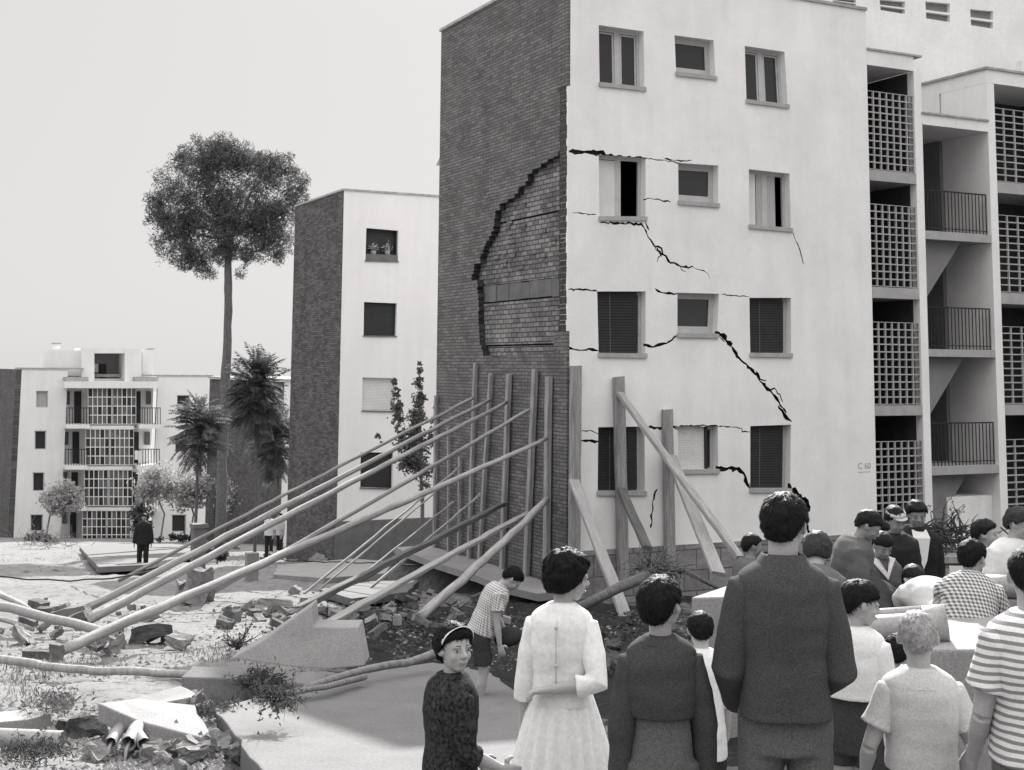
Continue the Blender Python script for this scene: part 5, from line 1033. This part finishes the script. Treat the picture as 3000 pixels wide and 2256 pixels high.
    # ---- upper garment
    if top:
        tm, tn, hem, slv, ease = top[:5]; m = MB(); LN = nkz-hipz
        fl = top[5] if len(top) > 5 else 0
        rr = []
        prof = [(1.05, .036, .036), (1.025, .047, .043), (1.0, .064, .050), (.97, .081, .056), (.93, .094, .064), (.85, .101, .074), (.66, .098, .077), (.42, .087, .071), (.18, .091, .075), (.0, .098, .080), (-.2, .100, .082), (-.5, .102, .084)]
        for t, w, dp in prof:
            if t < hem: break
            q = max(0, (.42-t))*fl; rr.append(oval(Pv+U*LN*t+(Fv*(-.006*H)), Rv, Fv, (w*build+ease*.5+q)*H, (dp*build+ease*.5+q)*H, 28, 2.5 if t < .8 else 2.2))
        q = max(0, (.42-hem))*fl; w, dp = np.interp(-hem, [-p[0] for p in prof], [p[1] for p in prof]), np.interp(-hem, [-p[0] for p in prof], [p[2] for p in prof]); rr.append(oval(Pv+U*LN*hem-Fv*.006*H, Rv, Fv, (w*build+ease*.5+q)*H, (dp*build+ease*.5+q)*H, 28, 2.5))
        m.loft(rr[::-1])
        wr_ = top[6] if len(top) > 6 else (.005 if near else .008)
        if near: part(tn, remesh(m, tn, cx_, 4, wr_, (6, 6, 13), x), tm)
        sr = ar+ease*H*.45
        for s in (-1, 1):
            if near: m = MB()
            m.ell(S[s]-U*.006*H, sr*1.12, sr*1.18, sr*1.12, 12, 8)
            pts = [S[s]-Rv*s*.05*H-U*.01*H, S[s], S[s].lerp(E[s], .5), E[s], E[s].lerp(Wr[s], .5), Wr[s]]; rad = [sr*1.12, sr*1.18, sr*1.19, sr*1.12, sr*1.03, sr*.96]; lim = [0, 0, .5, 1, 1.5, 2]
            P_, Q_ = [], []
            for p, r_, l in zip(pts, rad, lim):
                if l <= slv: P_.append(p); Q_.append(r_)
            if slv < 1: P_.append(S[s].lerp(E[s], slv)); Q_.append(sr*1.34)
            elif slv < 2: P_.append(E[s].lerp(Wr[s], slv-1)); Q_.append(sr*1.1)
            if len(P_) > 2 and (P_[-1]-P_[-2]).length < .01: P_.pop(); Q_.pop()
            m.tube(P_, Q_, 16)
            if near: part('sleeve', remesh(m, 'sleeve', cx_, 3, wr_, (5, 5, 10), x+s), tm)
        if not near: part(tn, remesh(m, tn, cx_, 4, wr_, (6, 6, 13), x), tm)
        if shirt:   # open front showing a shirt, or a white collar
            m = MB(); kind, sm = shirt
            if kind == 'front': 
                m.prism([Pv+U*LN*t+Rv*w*H+Fv*dp*H for t, w, dp in ((1.02, -.04, .05), (.9, -.045, .092), (.55, -.018, .112), (.42, 0, .112), (.55, .018, .112), (.9, .045, .092), (1.02, .04, .05))], tuple(Fv*.012)); part('shirt', m, sm, False)
            elif kind == 'vee':
                for s in (-1, 1): m.prism([Pv+U*LN*t+Rv*w*s*H+Fv*dp*H for t, w, dp in ((1.06, .045, .01), (1.03, .075, .045), (.72, .0, .116), (.82, .0, .112), (1.02, .032, .07))], tuple(Fv*.014)); 
                part('collar', m, sm, False)
            elif kind == 'collar':
                rings = []
                for t, w, dp in ((.965, .060, .058), (1.0, .055, .053), (1.05, .046, .046), (1.06, .044, .044), (1.0, .043, .043), (.965, .05, .045)): rings.append(oval(Pv+U*LN*t+Fv*(.002*H), Rv, Fv, w*H, dp*H, 24))
                m.loft(rings+[rings[0]], False); part('collar', m, sm)
    # ---- hair
    if hair:
        sd = random.Random(int(x*7+d*100)); bm = bmesh.new(); bmesh.ops.create_icosphere(bm, subdivisions=5 if near else 4, radius=1)
        Z = {'short': [(0, .36), (45, .30), (62, .12), (74, -.14), (86, -.22), (98, -.02), (112, -.45), (135, -.82), (180, -.90)], 'bob': [(0, .36), (40, .25), (58, .0), (70, -.48), (90, -.80), (130, -.92), (180, -.93)], 'long': [(0, .40), (40, .35), (62, .12), (80, -.3), (95, -.6), (130, -.85), (180, -.9)], 'fringe': [(0, .20), (45, .2), (65, .1), (80, -.05), (95, -.05), (112, -.4), (135, -.78), (180, -.86)], 'crop': [(0, .52), (45, .5), (65, .36), (85, .10), (100, .05), (115, -.3), (135, -.68), (180, -.78)]}[hair]
        th = {'short': (.13 if near else .18), 'bob': .27, 'long': .17, 'fringe': .14, 'crop': .06}[hair]*hvol
        def zl_(v):
            az = abs(math.degrees(math.atan2(v.x, v.y))); return float(np.interp(az, [q[0] for q in Z], [q[1] for q in Z]))
        def surf(v, k=1.0):
            w = sstep(-.04, .16, v.z-zl_(v)); t = th*(.75+.35*max(0, v.z)+.25*max(0, -v.y))*w*k; q = Vector((v.x*.73, v.y*.89, v.z*.81))
            if v.z < 0:
                hz = math.sqrt(max(.02, 1-v.z*v.z)); bk = sstep(-.35, .25, -v.y/hz); kk = 1+bk*((1-.42*v.z*v.z)/hz-1); q = Vector((q.x*kk, q.y*kk, q.z*(1+.12*bk)))
            nz = mnoise.noise(v*3.2+Vector((x, 0, 0)))*.42+mnoise.noise(Vector((v.x*9+x, v.y*9, v.z*4)))*.30+mnoise.noise(Vector((v.x*24, v.y*24, v.z*8)))*.10
            r_ = q.length; return q*((r_+t*(1+nz)-.03*(1-w))/r_)+Vector((0, -.10, .20)), w
        kill = []
        for v in bm.verts:
            p, w = surf(v.co); v.co = HC+HM@(p*a)
            if w <= .001: kill.append(v)
        bmesh.ops.delete(bm, geom=kill, context='VERTS'); me = bpy.data.meshes.new('hair'); bm.to_mesh(me); bm.free(); me.polygons.foreach_set('use_smooth', [True]*len(me.polygons)); part('hair', me, hairm)
        if near:
            m = MB(); cr = Vector((.05, -.30, .95)).normalized()
            for i in range(2400):
                v = Vector((sd.gauss(0, 1), sd.gauss(0, 1), sd.gauss(0, 1))).normalized()
                if v.z-zl_(v) < .04: continue
                g = (v-cr); g = g-v*g.dot(v); g = (g.normalized() if g.length > .01 else Vector((1, 0, 0)))+Vector((sd.gauss(0, .33), sd.gauss(0, .33), sd.gauss(0, .33))); ln = sd.uniform(.14, .34)*(1.0 if hair != 'crop' else .75); P_ = []
                for k in range(4):
                    w_ = (v+g*ln*k/3).normalized(); p, w = surf(w_, 1.0); P_.append(HC+HM@((p+w_*(.010+.038*k/3*(1 if hair != 'crop' else .8)))*a))
                sdv = (P_[1]-P_[0]).cross(HM@v).normalized()*a*.014
                m.add([P_[0]-sdv, P_[0]+sdv, P_[1]+sdv, P_[1]-sdv, P_[2]+sdv*.8, P_[2]-sdv*.8, P_[3]], [(0, 1, 2, 3), (3, 2, 4, 5), (5, 4, 6)])
            part('hair_strands', m, hairm)
    if face or not near or hair:
        for s in (-1, 1):
            m = MB(); m.ell(hp(.27*s, .715, .03), .115*a, .08*a, .06*a, 12, 8, HM); part('eye', m, 'eye_white'); m = MB(); m.ell(hp((.27 if not face else .30)*s+(.03 if face else 0), .785, .03), .055*a, .03*a, .056*a, 10, 6, HM); part('iris', m, 'eye_dark')
            m = MB(); m.tube([hp(.13*s, .79, .225), hp(.28*s, .79, .25), hp(.45*s, .66, .20)], [.012*a, .018*a, .009*a], 6); part('eyebrow', m, 'hair_brown')
            m = MB(); m.tube([hp(.15*s, .775, .08), hp(.27*s, .81, .115), hp(.40*s, .73, .075)], [.010*a, .015*a, .009*a], 6); part('eyelid', m, 'lip')
        m = MB(); m.tube([hp(-.2, .76, -.535), hp(-.08, .855, -.53), hp(.08, .855, -.53), hp(.2, .76, -.535)], [.018*a, .034*a, .034*a, .018*a], 8); part('mouth', m, 'lip')
    if extra: extra(part, dict(H=H, a=a, hp=hp, HM=HM, N=N, S=S, E=E, W=Wr, P=Pv, U=U, R=Rv, F=Fv, LN=nkz-hipz, HC=HC))
    dv = FH*math.cos(R(yaw))+RH*math.sin(R(yaw)); root.location = org; root.rotation_euler = (0, 0, math.atan2(-dv.x, dv.y)); return root
HANG = ((.10, .0, -1), (.02, .18, -1)); OUT = ((.22, .02, -1), (.02, .22, -1))
# ---- front row
def x_suit(part, k):
    m = MB(); rings = [oval(k['P']+k['U']*k['LN']*t+k['F']*f*k['H'], k['R'], k['F'], w*k['H'], dp*k['H'], 24) for t, w, dp, f in ((.955, .080, .062, -.008), (1.0, .064, .057, -.006), (1.07, .049, .047, -.004), (1.08, .045, .043, 0), (1.0, .05, .045, 0), (.955, .06, .05, 0))]
    m.loft(rings+[rings[0]], False); part('collar', m, 'suit')
    m = MB(); m.tube([k['P']+k['U']*k['LN']*t-k['F']*f*k['H'] for t, f in ((.93, .098), (.7, .112), (.45, .103), (.2, .107), (-.05, .113))], .0016, 5); part('back_seam', m, 'suit')
person('young man in a dark grey suit jacket, seen from behind, tallest in the foreground', 1688, 5.2, 1062, 4, 0, ('suit', 'jacket', .02, 2, .026, .0, .004), ('trousers', 'trousers_grey', 0), 'short', 'hair_black', head=(26, -8, 0), arms={'L': ((.20, .0, -1), (-.20, .75, -.65)), 'R': ((.17, -.02, -1), (-.35, .8, -.45))}, extra=x_suit, build=.93, hvol=1.15)
def x_dress(part, k):
    for t in (.86, .52, .30):
        m = MB(); p = k['P']+k['U']*k['LN']*t-k['F']*k['H']*.098; m.ell(p, .009, .006, .009, 8, 6); part('button', m, 'pale_shirt')
    m = MB(); m.tube([k['P']+k['U']*k['LN']*t-k['F']*f*k['H'] for t, f in ((.97, .066), (.8, .0965), (.6, .0965), (.3, .090))], .0025, 5); part('placket', m, 'pale_shirt')
person('girl in a white pleated dress with bobbed black hair, arm folded behind her back', 1215, 6.3, 1188, 14, .45, ('white_dress', 'bodice', .12, 1.45, .020), ('skirt', 'white_dress', .335), 'bob', 'hair_black', head=(60, -6, 0), arms={'L': ((.16, .0, -1), (.10, .10, -1)), 'R': ((.26, -.42, -1), (-1, -.22, -.16), (-1, -.05, -.1)), 'curl': 40}, extra=x_dress, face=True, build=.93)
def x_jumper(part, k):
    m = MB(); r = [oval(k['P']+k['U']*k['LN']*t, k['R'], k['F'], w*k['H'], w*.86*k['H'], 24) for t, w in ((.985, .072), (1.01, .062), (1.012, .056), (.985, .06))]; m.loft(r+[r[0]], False); part('neckband', m, 'jumper')
    m = MB(); p = k['P']-k['F']*.102*k['H']-k['R']*.045*k['H']-k['U']*.02*k['H']; m.tube([p-k['R']*.03*k['H'], p+k['R']*.03*k['H']], .004, 5); part('pocket', m, 'dark_cloth')
person('boy in a dark round-necked jumper with his head turned right, seen from behind', 1425, 5.25, 1237, 0, .5, ('jumper', 'jumper', .41, 2, .020, .0, .007), ('trousers', 'trousers_grey', 0, .15), 'short', 'hair_black', head=(36, 4, 0), arms={'L': ((.13, .0, -1), (.05, .05, -1)), 'R': ((.20, .05, -1), (.02, .12, -1)), 'curl': 50}, extra=x_jumper, face=True, build=.92)
def x_band(part, k):
    hp = k['hp']; m = MB(); rings = []
    for dz, rr_ in ((-.11, -.02), (-.09, .02), (.09, .02), (.11, -.02)):
        rg = []
        for i in range(40):
            t = 2*math.pi*i/40; y = math.cos(t); s = math.sin(t); v = Vector((s*.80, .42*y*1.0+.02+dz*1.6, .28+.72*y+dz*.6)); v = v*(1+rr_); rg.append(hp(v.x*1.02, v.y+.10, v.z))
        rings.append(rg)
    m.loft(rings, False); part('headband', m, 'band')
    m = MB(); m.ell(hp(0, -.90, -.52), .26*k['a'], .26*k['a'], .28*k['a'], 12, 8); part('hair_bun', m, 'hair_black')
    m = MB(); rg = [oval(k['P']+k['U']*k['LN']*t, k['R'], k['F'], w*k['H'], w*.9*k['H'], 20) for t, w in ((.96, .072), (1.02, .060), (1.03, .052), (.96, .06))]; m.loft(rg+[rg[0]], False); part('collar', m, 'cardigan')
person('small girl with a white headband and dark cardigan, looking back towards the viewer', 982, 5.6, 1338, 62, .75, ('cardigan', 'cardigan', .06, 1.35, .024), ('skirt', 'dark_cloth', .28), 'long', 'hair_black', head=(84, 2, 0), arms={'L': ((.06, .35, -1), (-.2, .9, -.9)), 'R': ((.05, .10, -1), (.06, 1, -.52), (.0, 1, -.35)), 'curl': 18}, extra=x_band, face=True, build=.98)
person('boy in a white jumper and dark shorts, face in profile to the right', 1838, 6.4, 1240, 30, .55, ('white_shirt', 'jumper', .34, 2, .026), ('shorts', 'shorts_dark', .50, .12), 'fringe', 'hair_black', head=(58, -10, 0), arms={'L': ((.15, .1, -1), (0, .5, -1)), 'R': ((.12, .0, -1), (.04, .10, -1))}, face=True)
def x_collar(mat):
    def f(part, k):
        m = MB(); r = [oval(k['P']+k['U']*k['LN']*t-k['F']*f_*k['H'], k['R'], k['F'], w*k['H'], w*.82*k['H'], 26) for t, w, f_ in ((.90, .098, .01), (.93, .092, .01), (1.0, .066, .004), (1.045, .052, 0), (1.05, .047, 0), (.98, .055, 0))]; m.loft(r+[r[0]], False); part('collar', m, mat)
    return f
person('fair-haired small boy in a pale short-sleeved shirt, hands on his hips', 1975, 5.25, 1303, 2, .8, ('pale_shirt', 'shirt', .19, .62, .032), ('shorts', 'shorts_grey', .8), 'crop', 'hair_fair', head=(10, -4, 0), arms={'L': ((.42, -.05, -1), (-.05, .75, -.8)), 'R': ((.40, -.1, -1), (-.45, .35, -.9)), 'curl': 55}, extra=x_collar('pale_shirt'), hvol=1.0)
person('boy in a horizontally striped shirt at the right edge, seen from behind', 2222, 4.9, 1168, -4, .25, ('stripes', 'shirt', .03, .62, .032), ('trousers', 'shorts_grey', 0), 'crop', 'hair_black', head=(20, -6, 0), arms={'L': ((.20, .12, -1), (-.1, .6, -.8)), 'R': ((.2, .1, -1), (0, .3, -1))}, extra=x_collar('white_shirt'), build=.99, hvol=1.2)
person('small dark-haired boy in a pale shirt between the jumper boy and the suited man', 1512, 7.3, 1309, 12, .85, ('white_shirt', 'shirt', -.4, 1.1, .036), ('shorts', 'dark_cloth', .8), 'short', 'hair_black', head=(-12, -14, 0), arms={'L': HANG, 'R': ((.15, .1, -1), (0, .3, -1))})
person('little dark-haired child peeping over the low wall beside the blond boy', 1926, 7.1, 1352, 75, .9, ('mid_shirt', 'shirt', .0, .7, .03), ('shorts', 'dark_cloth', .8), 'bob', 'hair_black', head=(20, -12, 0), hvol=.7, face=True)
def x_shovel(part, k): pass
kb = person('boy in a checked knit top and dark shorts, bending forward beside the slab', 1064, 11.8, 1236, 80, .6, ('knit_check', 'jumper', .02, .55, .030), ('shorts', 'shorts_dark', .78), 'short', 'hair_black', lean=24, head=(8, -40, 0), arms={'L': ((.05, .20, -1), (.0, .45, -1)), 'R': ((.08, -.05, -1), (.0, .15, -1))}, legs={'L': ((.03, .20, -1), (0, -.12, -1)), 'R': ((.03, .08, -1), (0, -.10, -1)), 'drop': .01, 'shift': -.08}, H=1.30)
a_ = at_d(1092, 1378, 11.7); b_ = at_d(1150, 1350, 12.0); sh = empty('shovel', tuple(a_), 'dark shovel with a pale handle in front of the bending boy', 'shovel'); ORG[sh.name] = a_.copy()
m = MB(); m.tube([a_+(b_-a_)*.25, b_, b_+(b_-a_)*1.2], .022, 8); m.build('handle', MAT['wood'], sh, None, True); m = MB(); t_ = (b_-a_).normalized(); u_ = Vector((0, 0, 1)).cross(t_).normalized(); w_ = t_.cross(u_); m.loft([[a_+t_*q+u_*math.cos(i*math.pi/6)*r_+w_*math.sin(i*math.pi/6)*r_*.7 for i in range(12)] for q, r_ in ((-.10, .05), (-.04, .10), (.06, .12), (.14, .08), (.2, .03))]); m.build('blade', MAT['dark_cloth'], sh, None, True)
# ---- people beyond the low wall
BG = None
def far(*a_, **k): k.setdefault('near', False); return person(*a_, **k)
far('boy in a plaid shirt leaning over the wall, seen from behind', 2088, 8.8, 1186, 24, .2, ('plaid', 'shirt', -.05, .7, .034), ('trousers', 'trousers_grey', 0), 'short', 'hair_black', lean=36, head=(28, 6, 0), arms={'L': ((.1, .5, -1), (0, .6, -1)), 'R': ((.18, .35, -1), (0, .3, -1))}, H=1.60, legs={'shift': -.16}, near=True)
far('man bent low in a pale creased shirt, only his back and crown showing', 2010, 10.2, 1205, -6, 0, ('pale_shirt', 'shirt', -.12, 2, .045), ('trousers', 'trousers_grey', 0), 'short', 'hair_black', lean=66, head=(0, -35, 0), arms={'L': ((.2, .9, -.9), (0, .5, -1)), 'R': ((.2, .9, -.9), (0, .5, -1))}, H=1.70, legs={'shift': -.18, 'drop': .02})
far('man bent double in dark clothes beside the white-jumpered boy', 1872, 10.4, 1205, 20, 0, ('dark_cloth', 'jacket', -.15, 2, .045), ('trousers', 'suit_dark', 0), 'short', 'hair_black', lean=78, head=(0, -55, 0), arms={'L': ((.1, .8, -1), (0, .2, -1)), 'R': ((.1, .8, -1), (0, .2, -1))}, H=1.72, legs={'shift': -.15})
far('youth in a grey work shirt looking down at the wall, right of the suited man', 1822, 11.0, 1080, 100, 0, ('grey_shirt', 'shirt', -.12, 2, .040), ('trousers', 'dark_cloth', 0), 'short', 'hair_black', lean=10, head=(10, -30, 0), arms={'L': ((.12, .2, -1), (-.2, .6, -.8)), 'R': ((.12, .15, -1), (-.1, .5, -.9))}, face=True, skin='skin_dark', extra=x_collar('grey_shirt'))
far('dark-haired man half hidden behind the youth in the grey work shirt', 1880, 11.9, 1106, 110, 0, ('pale_shirt', 'shirt', -.1, 1.2, .035), ('trousers', 'dark_cloth', 0), 'short', 'hair_black', head=(5, -20, 0), skin='skin_dark')
far('boy in a V-necked pullover with a white collar, looking down', 1895, 11.6, 1130, 172, .35, ('vest', 'pullover', -.15, 2, .034), ('trousers', 'shorts_dark', 0), 'fringe', 'hair_black', head=(-4, -26, 0), skin='skin_dark', face=True, shirt=('vee', 'white_shirt'))
far('man in a light cap and dark open jacket, leaning forward', 1915, 12.4, 1086, 168, 0, ('dark_cloth', 'jacket', -.15, 1.7, .042), ('trousers', 'suit_dark', 0), 'short', 'hair_black', lean=12, head=(-6, -14, 8), skin='skin_dark', face=True, H=1.79, extra=lambda part, k: (lambda m: (m.ell(k['hp'](0, -.05, .62), .80*k['a'], .95*k['a'], .42*k['a'], 16, 8, k['HM']), m.ell(k['hp'](0, .75, .52), .55*k['a'], .45*k['a'], .07*k['a'], 12, 6, k['HM']), part('cap', m, 'pale_shirt')))(MB()))
far('tall man in a dark jacket over an open white shirt before the lattice', 1976, 13.2, 1070, 178, 0, ('suit_dark', 'jacket', -.18, 2, .038), ('trousers', 'suit_dark', 0), 'short', 'hair_black', head=(4, -14, 0), skin='skin_dark', face=True, shirt=('front', 'white_shirt'), hvol=1.5)
far('curly-haired boy in a grey jumper gazing to the right', 2128, 11.4, 1112, 128, .2, ('mid_shirt', 'jumper', -.1, 1.2, .034), ('trousers', 'dark_cloth', 0), 'short', 'hair_black', head=(-6, 6, 0), face=True, hvol=1.3)
far('man in an open white shirt at the right edge beyond the wall', 2186, 10.8, 1083, 158, 0, ('white_shirt', 'shirt', -.1, .8, .040), ('trousers', 'trousers_grey', 0), 'short', 'hair_brown', head=(-22, -16, 0), face=True, hvol=1.5, extra=lambda part, k: (lambda m: (m.prism([k['P']+k['U']*k['LN']*t+k['R']*w*k['H']+k['F']*dp*k['H'] for t, w, dp in ((1.0, -.04, .05), (.75, 0, .100), (1.0, .04, .05))], tuple(k['F']*.012)), part('open_neck', m, 'skin', False)))(MB()))
far('dark-haired man facing right, head just above the left shoulder of the suited man', 1618, 12.0, 1143, 80, 0, ('mid_shirt', 'shirt', -.1, 2, .035), ('trousers', 'dark_cloth', 0), 'short', 'hair_black', head=(4, -6, 0), skin='skin_dark', face=True)
far('person with light brown hair bending just right of the suited man', 1752, 9.0, 1160, 20, .3, ('mid_shirt', 'shirt', -.1, 2, .035), ('trousers', 'dark_cloth', 0), 'bob', 'hair_brown', lean=20, head=(0, -25, 0), H=1.56)
far('man in a dark suit walking alone on the open ground at the left', 312, 38.6, 1108, 172, 0, ('suit_dark', 'jacket', -.2, 2, .04), ('trousers', 'suit_dark', 0), 'short', 'hair_black', head=(0, -8, 0), skin='skin_dark', arms={'L': ((.2, .05, -1), (.1, .1, -1)), 'R': ((.22, .0, -1), (.12, .1, -1))}, legs={'L': ((.03, .1, -1), (0, -.1, -1)), 'R': ((.03, -.06, -1), (0, -.1, -1))})
far('distant person in a white shirt standing by the dark gap behind the poles', 583, 52, 1136, 200, 0, ('white_shirt', 'shirt', -.1, 1.0, .04), ('trousers', 'dark_cloth', 0), 'short', 'hair_black', H=1.65)
far('second distant person in a pale shirt, right of the white-shirted one', 606, 53, 1138, 230, 0, ('pale_shirt', 'shirt', -.1, 1.0, .04), ('trousers', 'dark_cloth', 0), 'short', 'hair_black', H=1.65)
